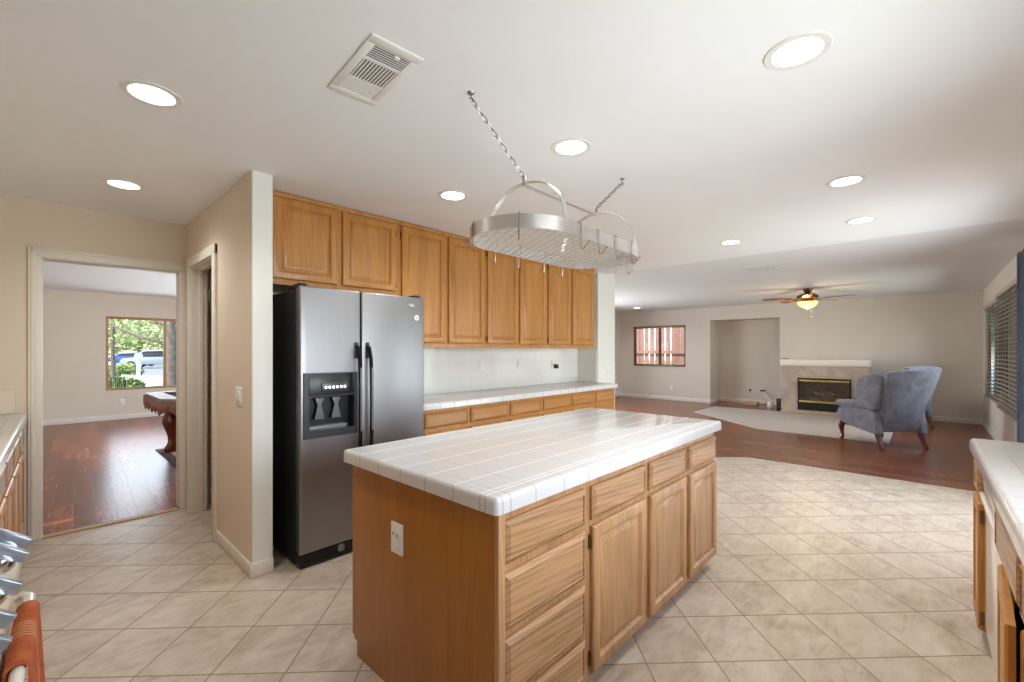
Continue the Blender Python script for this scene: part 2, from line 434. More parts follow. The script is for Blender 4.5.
        if sub:
            md = o.modifiers.new('subdivision', 'SUBSURF'); md.levels = sub; md.render_levels = sub
        return o

def tag(o, label, cat, group=None):
    o['label'] = label; o['category'] = cat
    if group: o['group'] = group
    return o
def thing(name, label, cat, loc=(0, 0, 0), group=None):
    o = bpy.data.objects.new(name, None); COL.objects.link(o); o.location = loc; WLOC[o.name] = Vector(loc)
    o.empty_display_size = .1
    return tag(o, label, cat, group)
def struct(o, label=None):
    o['kind'] = 'structure'
    if label: o['label'] = label
    return o
def copy_thing(o, loc, rz=0, label=None, parent=None):
    c = o.copy(); COL.objects.link(c)
    if parent is None:
        c.location = loc; c.rotation_euler = (0, 0, rz)
        if label: c['label'] = label
    else: c.parent = parent
    for ch in o.children: copy_thing(ch, None, parent=c)
    return c
def B(name, m, parent, *a, **k):
    return MB().box(*a, **k).build(name, m, parent)

# ---------------------------------------------------------------- setting: floors, ceilings, walls
struct(MB().prism([(-.75, -.8, -.06), (6.15, -.8, -.06), (6.15, 1.66, -.06), (5.75, 2.06, -.06), (5.75, 3.3, -.06), (5.28, 3.7, -.06), (1.95, 3.7, -.06), (1.95, 4.66, -.06), (-.75, 4.66, -.06)], (0, 0, .06)).build('floor', 'tile', None, False), 'beige stone-look tile floor laid diagonally in the kitchen')
struct(MB().prism([(6.15, -.8, -.06), (12.7, -.8, -.06), (12.7, 6.7, -.06), (5.6, 6.7, -.06), (5.75, 3.3, -.06), (5.75, 2.06, -.06), (6.15, 1.66, -.06)], (0, 0, .06)).build('floor.001', 'wood_family', None, False), 'reddish brown wood floor of the family room')
struct(MB().prism([(-2.2, 4.66, -.06), (4.4, 4.66, -.06), (4.4, 11.7, -.06), (-2.2, 11.7, -.06)], (0, 0, .06)).build('floor.002', 'wood_dining', None, False), 'glossy red-brown plank floor of the room beyond the doorway')
struct(MB().prism([(8.42, .38, 0), (8.46, 2.1, 0), (9.85, 3.72, 0), (11.2, 3.72, 0), (11.2, .38, 0)], (0, 0, .004)).build('floor.003', 'strip', None, False), 'pale tiled hearth strip set into the wood floor')
B('trim_1', 'winwood', None, .03, 4.63, 0, .82, 4.70, .008); struct(bpy.data.objects['trim_1'], 'wood threshold strip in the doorway')

struct(MB().box(-.75, -.9, KC, 5.5, 4.66, KC+.12).build('ceiling', 'ceiling', None, False), 'white kitchen ceiling')
struct(MB().box(5.5, -.9, FC, 11.87, 6.7, FC+.12).build('ceiling.001', 'ceiling_shaded', None, False), 'white family room ceiling')
struct(MB().box(-2.2, 4.66, FC, 4.4, 11.8, FC+.12).build('ceiling.002', 'ceiling', None, False), 'white ceiling of the room beyond the doorway')

def wall(name, m, label, *a): return struct(MB().grid_wall(*a).build(name, m, None, False), label)
wall('wall_doorway', 'wall', 'beige wall with the doorway', 'y', 4.66, 4.78, (-.75, 2.6), (0, FC), [(.02, .845, 0, 2.03)])
wall('wall_pantry', 'wall', 'beige wall with the narrow pantry doorway', 'x', .876, .988, (2.94, 4.66), (0, KC), [(3.74, 4.47, 0, 2.05)])
struct(B('wall_pier', 'wall_white', None, .878, 2.934, 0, .990, 2.942, KC), 'white end of the pantry wall beside the refrigerator')
wall('wall_back', 'wall_white', 'white wall behind the wall cabinets', 'y', 3.64, 3.72, (.988, 5.28), (0, KC), [])
struct(B('wall_end', 'wall_white', None, 5.28, 3.30, 0, 5.74, 6.7, FC), 'white wall end beside the run of cabinets')
wall('wall_left', 'wall', 'beige wall at the left of the kitchen', 'x', -.87, -.75, (-.9, 4.78), (0, KC), [])
wall('wall_right', 'wall_far', 'greige wall with the windows at the right', 'y', -.90, -.78, (-.87, 12.7), (0, FC), [(.65, 2.35, 1.08, 2.05), (4.2, 6.55, 0, 2.08), (7.3, 11.35, .56, 2.10)])
wall('wall_far', 'wall_far', 'greige far wall with window and niche', 'x', 11.75, 11.87, (-.78, 6.7), (0, FC), [(4.65, 6.15, .92, 2.02), (2.46, 4.02, 0, 2.125)])
wall('wall_family_left', 'wall_far', 'greige side wall of the family room', 'y', 6.55, 6.7, (5.74, 11.75), (0, FC), [(7.0, 9.4, .65, 2.05)])
nb = MB(); nb.box(12.5, 2.36, 0, 12.6, 4.12, 2.2); nb.box(11.87, 4.02, 0, 12.5, 4.12, 2.2); nb.box(11.87, 2.36, 0, 12.5, 2.46, 2.2); nb.box(11.87, 2.46, 2.125, 12.5, 4.02, 2.2)
struct(nb.build('wall_niche', 'wall_far', None, False), 'recessed niche beside the fireplace')
wall('wall_dining_far', 'wall_dining', 'beige wall with the picture window', 'y', 11.56, 11.70, (-2.2, 4.4), (0, FC), [(.91, 2.95, .575, 2.015)])
wall('wall_dining_left', 'wall', 'beige side wall beyond the doorway', 'x', -2.3, -2.2, (4.66, 11.7), (0, FC), [])
wall('wall_dining_right', 'wall', 'beige right wall beyond the doorway', 'x', 4.3, 4.4, (4.66, 11.7), (0, FC), [(7.2, 9.2, .7, 2.0)])
pc = MB(); pc.box(1.9, 3.72, 0, 1.95, 4.66, KC)
struct(pc.build('wall_pantry_inside', 'closet', None, False), 'tan inside wall of the pantry')

def base(name, *segs):
    m = MB()
    for q in segs: m.box(*q, b=.004)
    struct(m.build(name, 'trim', None))
base('baseboard_pantry', (.864, 2.93, 0, .876, 3.67, .085), (.864, 2.922, 0, .992, 2.934, .085))
base('baseboard_far', (11.738, -.78, 0, 11.75, .66, .10), (11.738, 4.02, 0, 11.75, 6.55, .10), (12.488, 2.46, 0, 12.5, 4.02, .10), (11.75, 4.008, 0, 12.5, 4.02, .10))
base('baseboard_right', (6.6, -.78, 0, 11.75, -.768, .10))
base('baseboard_family_left', (5.75, 6.538, 0, 11.75, 6.55, .10))
base('baseboard_dining', (-2.2, 11.548, 0, 4.3, 11.56, .10))

def casing(name, parts, label):
    m = MB()
    for q in parts: m.box(*q, b=.006, seg=2)
    struct(m.build(name, 'trim', None), label)
casing('trim_2', [(-.043, 4.638, 0, .026, 4.66, 2.10), (.838, 4.638, 0, .876, 4.66, 2.10), (-.043, 4.636, 2.025, .876, 4.66, 2.098),
                  (-.03, 4.630, 0, -.006, 4.66, 2.10), (-.03, 4.630, 2.07, .876, 4.66, 2.09),
                  (.018, 4.655, 0, .032, 4.79, 2.03), (.832, 4.655, 0, .846, 4.79, 2.03), (.02, 4.655, 2.018, .845, 4.79, 2.032)], 'cream casing of the doorway')
casing('trim_3', [(.856, 4.46, 0, .88, 4.535, 2.115), (.856, 3.675, 0, .88, 3.75, 2.115), (.854, 3.675, 2.04, .88, 4.535, 2.115),
                  (.87, 4.455, 0, .99, 4.472, 2.05), (.87, 3.738, 0, .99, 3.752, 2.05), (.87, 3.74, 2.035, .99, 4.47, 2.05),
                  (.925, 4.443, 0, .96, 4.46, 2.04), (.925, 3.75, 2.022, .96, 4.46, 2.038)], 'cream casing of the pantry doorway')
dd = struct(MB().panel((1.02, 4.40, .012), (1, 0, 0), (0, 0, 1), (0, -1, 0), .70, 2.02, [(0, 0), (0, .035), (.1, .035), (.115, .028)]).build('door_1', 'trim', None), 'cream pantry door standing open inside the pantry')
for z in (1.82, .25):
    h = MB().box(.99, 4.43, z-.045, 1.025, 4.446, z+.045).cyl((1.0, 4.427, z-.05), (1.0, 4.427, z+.05), .007, 8).build('hinge', 'wire', dd)

# windows ---------------------------------------------------------------------
def window(name, m, ax, p, a0, a1, z0, z1, mull, d=.06, fw=.045, label=None):
    """frame as own mesh, the pane as its child"""
    bx = (lambda mb, q0, q1, b0, b1, c0, c1: mb.box(q0, b0, c0, q1, b1, c1, b=.004)) if ax == 'x' else (lambda mb, q0, q1, b0, b1, c0, c1: mb.box(b0, q0, c0, b1, q1, c1, b=.004))
    f = MB(); p0, p1 = p-d/2, p+d/2
    bx(f, p0, p1, a0, a0+fw, z0, z1); bx(f, p0, p1, a1-fw, a1, z0, z1)
    bx(f, p0, p1, a0+fw, a1-fw, z0, z0+fw); bx(f, p0, p1, a0+fw, a1-fw, z1-fw, z1)
    for q in mull: bx(f, p0, p1, q-fw*.55, q+fw*.55, z0+fw, z1-fw)
    o = struct(f.build(name, m, None), label)
    g = MB(); bx(g, p-.003, p+.003, a0+fw*.6, a1-fw*.6, z0+fw*.6, z1-fw*.6); g.build('pane', 'glass', o)
    return o
window('window_1', 'winwood', 'y', 11.63, .91, 2.95, .575, 2.015, [1.83], label='picture window with tan frame beyond the doorway')
window('window_2', 'winbrown', 'x', 11.82, 4.65, 6.15, .92, 2.02, [5.38], label='bronze framed window in the far wall')
window('window_3', 'winbrown', 'y', -.84, 7.3, 11.35, .56, 2.10, [9.32], label='bronze framed window in the right wall')
window('window_4', 'winbrown', 'y', -.84, 4.2, 6.55, .0, 2.08, [5.38], label='sliding glass patio door')
window('window_5', 'white', 'y', -.84, .65, 2.35, 1.08, 2.05, [1.5], label='window over the sink')
window('added_window_family', 'winbrown', 'y', 6.62, 7.0, 9.4, .65, 2.05, [8.2], label='added bronze framed side window lighting the family room')  # unseen window added to brighten the left half of the family room
window('added_window_dining', 'winwood', 'x', 4.35, 7.2, 9.2, .7, 2.0, [8.2], label='added side window lighting the room beyond the doorway')  # unseen opening added to carry most of the dining room light

def blind(label, ax, p, a0, a1, z0, z1, mat, tilt, pitch=.045, sw=.05, drop_to=None):
    q = (a0+a1)/2
    t = thing('window_blind', label, 'window blind', (p, q, z1) if ax == 'x' else (q, p, z1))
    def mk(): return MB()
    def bx(m, d0, d1, b0, b1, c0, c1, b=.003):
        return m.box(p+d0, b0, c0, p+d1, b1, c1, b=b) if ax == 'x' else m.box(b0, p+d0, c0, b1, p+d1, c1, b=b)
    bx(mk(), -.035, .035, a0, a1, z1-.06, z1).build('headrail', mat, t)
    bx(mk(), -.025, .025, a0, a1, z0, z0+.022).build('bottom_rail', mat, t)
    m = mk(); n = int((z1-z0-.1)/pitch)
    cs, sn = math.cos(tilt)*sw/2, math.sin(tilt)*sw/2
    for i in range(n):
        z = z0+.045+(i+.5)*(z1-z0-.11)/n
        if ax == 'x': m.prism([(p-cs, a0+.006, z-sn), (p+cs, a0+.006, z+sn), (p+cs, a0+.006, z+sn+.003), (p-cs, a0+.006, z-sn+.003)], (0, a1-a0-.012, 0))
        else: m.prism([(a0+.006, p-cs, z-sn), (a0+.006, p+cs, z+sn), (a0+.006, p+cs, z+sn+.003), (a0+.006, p-cs, z-sn+.003)], (a1-a0-.012, 0, 0))
    m.build('slats', mat, t, False)
    for f in (.12, .5, .88):
        a = a0+(a1-a0)*f; m = mk()
        bx(m, -.001, .028, a-.002, a+.002, z0+.008, z0+.01, b=0)
        for dd_ in (-.0, .027): bx(m, dd_-.001, dd_+.001, a-.002, a+.002, z0+.01, z1-.03, b=0)
        m.build('ladder_cord', mat, t)
    m = mk(); a = a0+(a1-a0)*.2 if ax == 'y' else a1-.1
    dn = -.04 if ax == 'x' else .045
    bx(m, dn-.002, dn+.002, a-.002, a+.002, z1-.55, z1-.05, b=0)
    bx(m, dn-.006, dn+.006, a-.006, a+.006, z1-.6, z1-.55)
    m.build('pull_cord', 'winbrown', t)
    return t
blind('brown wooden blind with open slats in the far wall window', 'x', 11.745, 4.66, 6.14, .925, 2.03, M['blind'], 0, .05, .045)
blind('taupe blind with open slats over the window nearest the room corner', 'y', -.785, 9.35, 11.34, .57, 2.11, M['blind_side'], R(0), .056, .034)
blind('taupe blind with tilted slats over the window beside the blue curtain', 'y', -.765, 7.25, 9.30, .55, 2.15, M['blind_side'], R(-3), .054, .038)

# curtain
m = MB(); n = 60; pts = []
for i in range(n+1):
    u = i/n; x = 5.90+.50*u; y = -.68+.035*math.sin(u*math.pi*9)+.01*math.sin(u*23)
    pts.append((x, y))
ring = [(x, y, .02) for x, y in pts] + [(x, y-.006, .02) for x, y in reversed(pts)]
m.prism(ring, (0, 0, 2.24))
cu = thing('window_curtain', 'slate blue curtain hanging at the right edge of the patio door', 'curtain', (6.15, -.68, 0))
m.build('drape', 'curtain', cu)
MB().cyl((4.0, -.68, 2.28), (6.43, -.68, 2.28), .014).sphere((6.46, -.68, 2.28), .03).build('curtain_rod', 'bronze', cu)
MB().box(6.3, -.78, 2.26, 6.33, -.67, 2.30, b=.004).build('rod_bracket', 'bronze', cu)

# ---------------------------------------------------------------- cabinets
DOOR = [(0, 0), (0, .014), (.003, .018), (.008, .021), (.046, .021), (.050, .018), (.056, .009), (.058, .006), (.064, .006), (.068, .010), (.088, .017), (.091, .017)]
DRAW = [(0, 0), (0, .011), (.003, .014), (.017, .021), (.019, .016), (.022, .016), (.024, .018)]
def front(name, par, x0, x1, z0, z1, y, m, prof=DOOR, sgn=-1):
    """panel in an XZ plane; sgn -1 faces -Y, +1 faces +Y"""
    if sgn < 0: b = MB().panel((x0, y, z0), (1, 0, 0), (0, 0, 1), (0, -1, 0), x1-x0, z1-z0, prof)
    else: b = MB().panel((x1, y, z0), (-1, 0, 0), (0, 0, 1), (0, 1, 0), x1-x0, z1-z0, prof)
    return b.build(name, m, par)
def hinge(par, x, y, z): return MB().box(x-.004, y-.012, z-.028, x+.004, y+.002, z+.028, b=.002).cyl((x, y-.012, z-.022), (x, y-.012, z+.022), .004, 8).build('hinge', 'bronze', par)

# wall cabinets: body = carcass with face frame
def upper(label, x0, x1, z0, doors):
    t = thing('wall_cabinet', label, 'cabinet', ((x0+x1)/2, 3.64, z0), 'oak wall cabinets under the ceiling')
    b = MB(); b.box(x0, 3.181, z0, x1, 3.64, KC-.004)
    b.box(x0, 3.172, KC-.035, x1, 3.185, KC-.004, b=.004)
    b.build('cabinet_body', 'oak_v', t, True)
    for d0, d1, hs in doors:
        d = front('door', t, d0, d1, z0+.038, 2.388, 3.180, M['oak_v'])
        hx = d0-.004 if hs == 'l' else d1+.004
        for z in (z0+.09, 2.31): hinge(d, hx, 3.178, z)
upper('short oak wall cabinet with two doors above the refrigerator', .992, 2.03, 1.80, [(1.065, 1.509, 'l'), (1.551, 2.005, 'r')])
upper('tall oak wall cabinet with two doors right beside the refrigerator', 2.031, 3.030, 1.382, [(2.062, 2.518, 'l'), (2.555, 3.006, 'r')])
upper('tall oak wall cabinet with two doors in the middle of the row', 3.031, 4.0, 1.382, [(3.046, 3.493, 'l'), (3.527, 3.972, 'r')])
upper('tall oak wall cabinet with two doors at the right end of the row', 4.001, 5.005, 1.382, [(4.018, 4.449, 'l'), (4.493, 4.965, 'r')])

# base cabinets along the back wall
def basecab(label, x0, x1, cols, dz=None):
    t = thing('base_cabinet', label, 'cabinet', ((x0+x1)/2, 3.64, 0), 'oak base cabinets under the long worktop')
    b = MB(); b.box(x0, 3.04, .09, x1, 3.627, .861); b.box(x0, 3.10, 0, x1, 3.627, .09); b.build('cabinet_body', 'oak_v', t)
    for d0, d1 in cols:
        front('drawer', t, d0, d1, .70, .828, 3.040, M['oak_smooth'], DRAW)
        if dz:
            for a, c in dz: front('drawer', t, d0, d1, a, c, 3.040, M['oak_smooth'], DRAW)
        else: front('door', t, d0, d1, .12, .665, 3.040, M['oak_v'])
basecab('oak base cabinet with two doors, first beside the refrigerator', 2.031, 2.684, [(2.19, 2.667)])
basecab('oak base cabinet with two drawers, second from the refrigerator', 2.685, 3.722, [(2.702, 3.205), (3.235, 3.708)])
basecab('oak base cabinet with two drawers, third from the refrigerator', 3.723, 4.785, [(3.758, 4.262), (4.302, 4.766)])
basecab('oak base cabinet with a stack of drawers at the right end of the run', 4.786, 5.275, [(4.822, 5.255)], [(.50, .665), (.30, .465), (.12, .27)])

def slab(name, label, m, x0, y0, x1, y1, z0=.862, z1=.914, r=.016, xform=None, rc=.020):
    b = MB(); rings = []
    prof = [(0, z0)] + [(r-r*math.cos(R(a)), z1-r+r*math.sin(R(a))) for a in (0, 22.5, 45, 67.5, 90)]
    for ins, z in prof:
        q = max(rc-ins, .0015); ring = []
        for cx, cy, a0 in ((x1-ins-q, y1-ins-q, 0), (x0+ins+q, y1-ins-q, 90), (x0+ins+q, y0+ins+q, 180), (x1-ins-q, y0+ins+q, 270)):
            for k in range(5): a = R(a0+22.5*k); ring.append(b.bm.verts.new((cx+q*math.cos(a), cy+q*math.sin(a), z)))
        rings.append(ring)
    n = len(rings[0])
    for A, C in zip(rings, rings[1:]):
        for k in range(n): b.bm.faces.new((A[k], A[(k+1) % n], C[(k+1) % n], C[k]))
    b.bm.faces.new(rings[0][::-1]); b.bm.faces.new(rings[-1])
    if xform: b.xf(xform)
    return tag(b.build(name, m, None), label, 'worktop')
slab('worktop', 'long white tiled worktop on the oak base cabinets along the back wall', 'top', 2.03, 2.992, 5.295, 3.627)
struct(B('trim_4', 'splash', None, 2.02, 3.628, .914, 5.28, 3.642, 1.384), 'white tiled backsplash')
struct(B('trim_5', 'splash', None, 5.268, 3.32, .914, 5.282, 3.63, .914+.46), 'white tiled backsplash return')

# island
isl = thing('kitchen_island', 'oak kitchen island cabinet with drawers and doors in the middle of the tile floor', 'kitchen island', (1.95, 1.43, 0))
b = MB(); b.box(.978, .976, .055, 2.912, 1.882, .8615); b.box(.985, 1.03, 0, 2.86, 1.845, .055)
b.build('cabinet_body', 'oak_cool_lit', isl)
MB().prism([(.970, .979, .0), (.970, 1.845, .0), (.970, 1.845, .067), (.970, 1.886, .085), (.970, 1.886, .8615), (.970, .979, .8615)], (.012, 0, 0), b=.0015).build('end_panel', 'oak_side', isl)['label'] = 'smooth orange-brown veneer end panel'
MB().box(.970, .960, .04, 1.0, 0.979, .8615, b=.002).build('corner_stile', 'oak_cool_lit', isl)
Yf = .976
for a, c in ((.680, .818), (.470, .650), (.258, .442), (.085, .232)): front('drawer', isl, .998, 1.450, a, c, Yf, M['oak_x'], DRAW)
for d0, d1, s in ((1.500, 1.955, 'l'), (2.002, 2.437, 'r'), (2.490, 2.915, 'n')):
    front('drawer', isl, d0, d1, .682, .815, Yf, M['oak_x'], DRAW)
    d = front('door', isl, d0, d1, .075, .657, Yf, M['oak_cool_lit'])
    hx = d0-.007 if s == 'l' else d1+.007
    for z in (.135, .598) if s != 'n' else (): hinge(d, hx, Yf-.002, z)
op = MB().box(.962, 1.478, .556, .971, 1.556, .676, b=.003).build('outlet_plate', 'white', isl); op['label'] = 'white double power outlet plate'
for z in (.640, .592): MB().lathe([(.001, -.003), (.017, -.003), (.017, .001), (.001, .001)], (.961, 1.517, z), 16, 'x').build('socket', 'white', op)
for y in (1.530, 1.502): MB().box(.956, y, .628, .962, y+.006, .640, b=.002).build('plug_slot', 'grey_plastic', op)
slab('worktop', 'white tiled worktop with rounded edge on the kitchen island', 'top_island', .928, .927, 2.922, 1.897, .862, .915, r=.016, rc=.017)

# ---------------------------------------------------------------- refrigerator
fr = thing('refrigerator', 'side-by-side stainless steel refrigerator with black sides beside the pantry wall', 'refrigerator', (1.555, 3.2, 0))
b = MB(); b.box(1.10, 2.875, .02, 2.022, 3.60, 1.735, b=.004); b.build('cabinet_body', 'black_side', fr)
for x in (1.14, 1.97):
    for y in (2.93, 3.52): MB().cyl((x, y, 0), (x, y, .03), .02, 12).build('foot', 'black', fr)
def fdoor(x0, x1, holes):
    b = MB().grid_wall('y', 2.802, 2.870, (x0, x1), (.092, 1.755), holes)
    es = [e for e in b.bm.edges if len(e.link_faces) == 2 and e.calc_face_angle(0) > 1 and not any(h[0]-.01 <= v.co.x <= h[1]+.01 and h[2]-.01 <= v.co.z <= h[3]+.01 for h in holes for v in e.verts)]
    bmesh.ops.bevel(b.bm, geom=es, offset=.009, segments=3, affect='EDGES', profile=.5)
    return b.build('door', 'steel', fr)
d1 = fdoor(1.101, 1.499, [(1.145, 1.452, .845, 1.068)]); d2 = fdoor(1.508, 2.022, [])
d1['label'] = 'narrow freezer door with the ice and water dispenser'; d2['label'] = 'wide plain right door'
def handle(x, par):
    pts = [(x, 2.80, 1.385), (x, 2.775, 1.375), (x, 2.752, 1.30), (x, 2.742, 1.18), (x, 2.74, 1.0), (x, 2.742, .80), (x, 2.752, .66), (x, 2.775, .57), (x, 2.80, .56)]
    h = MB().tube(pts, [.013]*9, 10).build('handle', 'black_gloss', par)
    MB().tube([(x, 2.735, 1.24), (x, 2.729, 1.10), (x, 2.727, .95), (x, 2.730, .82)], [.006, .0085, .0085, .006], 10).build('handle_inlay', 'grey_plastic', h)
    MB().box(x-.013, 2.790, 1.30, x+.013, 2.803, 1.41, b=.005).build('handle_bracket', 'dark_grey', h)
    MB().box(x-.013, 2.790, .54, x+.013, 2.803, .64, b=.005).build('handle_bracket', 'dark_grey', h)
handle(1.467, d1); handle(1.548, d2)
# dispenser
b = MB().grid_wall('y', 2.790, 2.803, (1.120, 1.472), (.803, 1.213), [(1.150, 1.448, .850, 1.062)])
dz = b.build('dispenser_frame', 'dark_grey', d1, False)
b = MB(); b.box(1.140, 2.866, .84, 1.458, 2.872, 1.07); b.box(1.140, 2.803, .84, 1.149, 2.868, 1.07); b.box(1.449, 2.803, .84, 1.458, 2.868, 1.07); b.box(1.14, 2.803, 1.063, 1.458, 2.868, 1.07); b.box(1.14, 2.803, .84, 1.458, 2.868, .849)
b.build('dispenser_cavity', 'black', d1, False)
MB().prism([(1.150, 2.7895, 1.205), (1.440, 2.7895, 1.205), (1.448, 2.782, 1.07), (1.150, 2.782, 1.07)], (0, .008, 0), b=.002).build('control_panel', 'black', d1)
MB().box(1.225, 2.776, 1.094, 1.40, 2.784, 1.150, b=.004).build('button_strip', 'dark_grey', d1)
for i in range(6): MB().box(1.243+i*.025, 2.773, 1.112, 1.257+i*.025, 2.778, 1.128, b=.002).build('indicator', 'led', d1)
for x in (1.235, 1.345):
    MB().prism([(x-.03, 2.83, 1.05), (x+.03, 2.83, 1.05), (x+.012, 2.83, 1.005), (x+.034, 2.83, .915), (x-.034, 2.83, .915), (x-.012, 2.83, 1.005)], (0, .016, .0), b=.004).build('dispenser_paddle', 'grey_plastic', d1)
MB().box(1.152, 2.788, .850, 1.40, 2.866, .878, b=.006).build('drip_tray', 'grey_plastic', d1)
MB().lathe([(.001, 0), (.026, 0), (.028, .003), (.001, .004)], (0, 0, 0), 24, 'y').xf(Matrix.Translation((1.905, 2.797, 1.69)) @ Matrix.Diagonal((1, 1, .45, 1))).build('badge', 'chrome', d2)['label'] = 'small oval silver maker emblem'
MB().lathe([(.011, 0), (.02, 0), (.02, .002), (.011, .002)], (1.952, 2.799, 1.60), 24, 'y').cyl((1.95, 2.7995, 1.597), (1.956, 2.7995, 1.605), .003, 8).build('sticker', 'white', d2)['label'] = 'small round white sticker'
g = MB(); g.box(1.104, 2.812, .004, 2.018, 2.875, .086, b=.004)
for i in range(5): g.box(1.14, 2.806, .020+i*.012, 1.98, 2.814, .026+i*.012)
kg = g.build('kick_grille', 'black', fr)
MB().lathe([(.001, -.012), (.022, -.012), (.026, 0), (.001, 0)], (1.365, 2.812, .058), 20, 'y').build('filter_cap', 'grey_plastic', kg)
MB().box(1.106, 2.82, .078, 1.14, 2.87, .094, b=.004).build('door_hinge', 'chrome', fr)
for x in (1.13, 1.98): MB().box(x-.03, 2.83, 1.735, x+.03, 2.93, 1.775, b=.012, seg=3).build('hinge_cover', 'black', fr)

# ---------------------------------------------------------------- hanging pot rack
RC = (1.85, 1.375); RL, RW = .30, .245; ZB, ZT = 1.862, 1.922
def stadium(l, w, n=14):
    p = []
    for i in range(n+1): a = -math.pi/2+math.pi*i/n; p.append((RC[0]+l+w*math.cos(a), RC[1]+w*math.sin(a)))
    for i in range(n+1): a = math.pi/2+math.pi*i/n; p.append((RC[0]-l+w*math.cos(a), RC[1]+w*math.sin(a)))
    return p
rk = thing('pot_rack', 'oval brushed steel pot rack hanging on chains above the island', 'pot rack', (RC[0], RC[1], ZB))
o_, i_ = stadium(RL, RW), stadium(RL, RW-.003)
b = MB(); n = len(o_)
vs, _ = b._new([(x, y, z) for z in (ZB, ZT) for (x, y) in o_] + [(x, y, z) for z in (ZB, ZT) for (x, y) in i_], [])
for j in range(n):
    k = (j+1) % n
    for q in ((j, k, n+k, n+j), (2*n+k, 2*n+j, 3*n+j, 3*n+k), (j, 2*n+j, 2*n+k, k), (n+j, n+k, 3*n+k, 3*n+j)): b.bm.faces.new([vs[i] for i in q])
b.build('rim', 'steel_rack', rk)
# lattice floor: long strips with staggered cross bars
b = MB()
def half(y):
    d = abs(y-RC[1])
    return RL+math.sqrt(max(0, RW*RW-d*d)) - .002
ny = 12; py = 2*RW/ny; ys = [RC[1]-RW+py*i for i in range(ny+1)]
for i, y in enumerate(ys):
    if 0 < i < ny:
        h = half(y); b.box(RC[0]-h, y-.0012, ZB, RC[0]+h, y+.0012, ZB+.003)
    if i < ny:
        x = RC[0]-.56+(.0225 if i % 2 else 0)
        while x < RC[0]+.56:
            ya, yb = y, y+py
            for q in range(9):
                if abs(x-RC[0]) >= half(ya): ya += py/8
                if abs(x-RC[0]) >= half(yb): yb -= py/8
            if yb-ya > .006: b.box(x-.0035, ya, ZB, x+.0035, yb, ZB+.003)
            x += .045
b.build('lattice_shelf', 'steel_rack', rk, False)
for x in (1.56, 2.18):
    pts = []
    for i in range(25):
        a = math.pi*i/24
        pts.append((x, RC[1]-(RW-.004)*math.cos(a), ZT-.03+(2.135-ZT+.03)*math.sin(a)**.8))
    q = MB()
    for (p0, p1) in zip(pts, pts[1:]):
        pass
    ring = [Vector(p) for p in pts]
    L = []
    for i, p in enumerate(ring):
        t_ = (ring[min(i+1, 24)]-ring[max(i-1, 0)]).normalized(); nrm = Vector((0, -t_.z, t_.y))
        L.append([q.bm.verts.new(p+Vector((dx, 0, 0))+nrm*dn) for dx, dn in ((-.014, 0), (.014, 0), (.014, .003), (-.014, .003))])
    for A, C in zip(L, L[1:]):
        for j in range(4): q.bm.faces.new((A[j], A[(j+1) % 4], C[(j+1) % 4], C[j]))
    q.bm.faces.new(L[0]); q.bm.faces.new(L[-1][::-1]); bmesh.ops.recalc_face_normals(q.bm, faces=q.bm.faces[:])
    q.build('arch', 'steel_rack', rk)
MB().box(1.555, RC[1]-.012, 2.128, 2.185, RC[1]+.012, 2.133).build('ridge_bar', 'steel_rack', rk)
for x, cx in ((1.56, 1.235), (2.18, 2.500)):
    e = MB().box(x-.012, RC[1]-.002, 2.13, x+.012, RC[1]+.002, 2.175, b=.0015).build('eyelet', 'wire', rk)
    # chain of interlocked links from eyelet to ceiling hook
    p0, p1 = Vector((x, RC[1], 2.165)), Vector((cx, 1.385, KC-.025)); d = (p1-p0); nl = 11; q = MB(); dn = d.normalized()
    s1 = dn.cross(Vector((0, 1, 0))).normalized(); s2 = Vector((0, 1, 0))
    for i in range(nl):
        c = p0+d*((i+.5)/nl); sv = s1 if i % 2 else s2; ll = d.length/nl*.66
        pts = [c+dn*ll*math.cos(2*math.pi*j/12)+sv*.009*math.sin(2*math.pi*j/12) for j in range(12)]
        q.tube(pts, .0021, 6, closed=True)
    ch = q.build('chain', 'wire', rk)
    hk = MB().lathe([(.001, 0), (.016, 0), (.012, -.006), (.004, -.008), (.001, -.008)], (cx, 1.385, KC), 16).tube([(cx, 1.385, KC-.005), (cx, 1.385, KC-.018), (cx+.012, 1.385, KC-.03), (cx+.006, 1.385, KC-.042), (cx-.006, 1.385, KC-.04)], .0022, 6).build('ceiling_hook', 'wire', rk)
# pot hooks clipped over the rim (each can be lifted off)
def pothook(x, y, ox, oy, label):
    o = Vector((ox, oy, 0)).normalized(); c = Vector((x, y, 0))
    P = lambda d, z: tuple(c+o*d+Vector((0, 0, z)))
    pts = [P(-.008, ZT-.03), P(-.007, ZT+.002), P(-.001, ZT+.006), P(.005, ZT+.002), P(.005, ZB-.03), P(.008, ZB-.052), P(.016, ZB-.056), P(.052, ZB-.022)]
    tag(MB().tube(pts, .0022, 6).build('pot_hook', 'wire', None), label, 'hook', 'wire hooks clipped over the rim of the pot rack')
for i, x in enumerate((1.66, 1.81, 1.97, 2.13)):
    pothook(x, RC[1]-RW, 0, -1, 'wire hook on the near side of the pot rack, %s from the left' % ('first', 'second', 'third', 'fourth')[i])
for i, x in enumerate((1.62, 1.80, 2.02, 2.2)):
    pothook(x, RC[1]+RW, 0, 1, 'wire hook on the cabinet side of the pot rack, %s from the left' % ('first', 'second', 'third', 'fourth')[i])
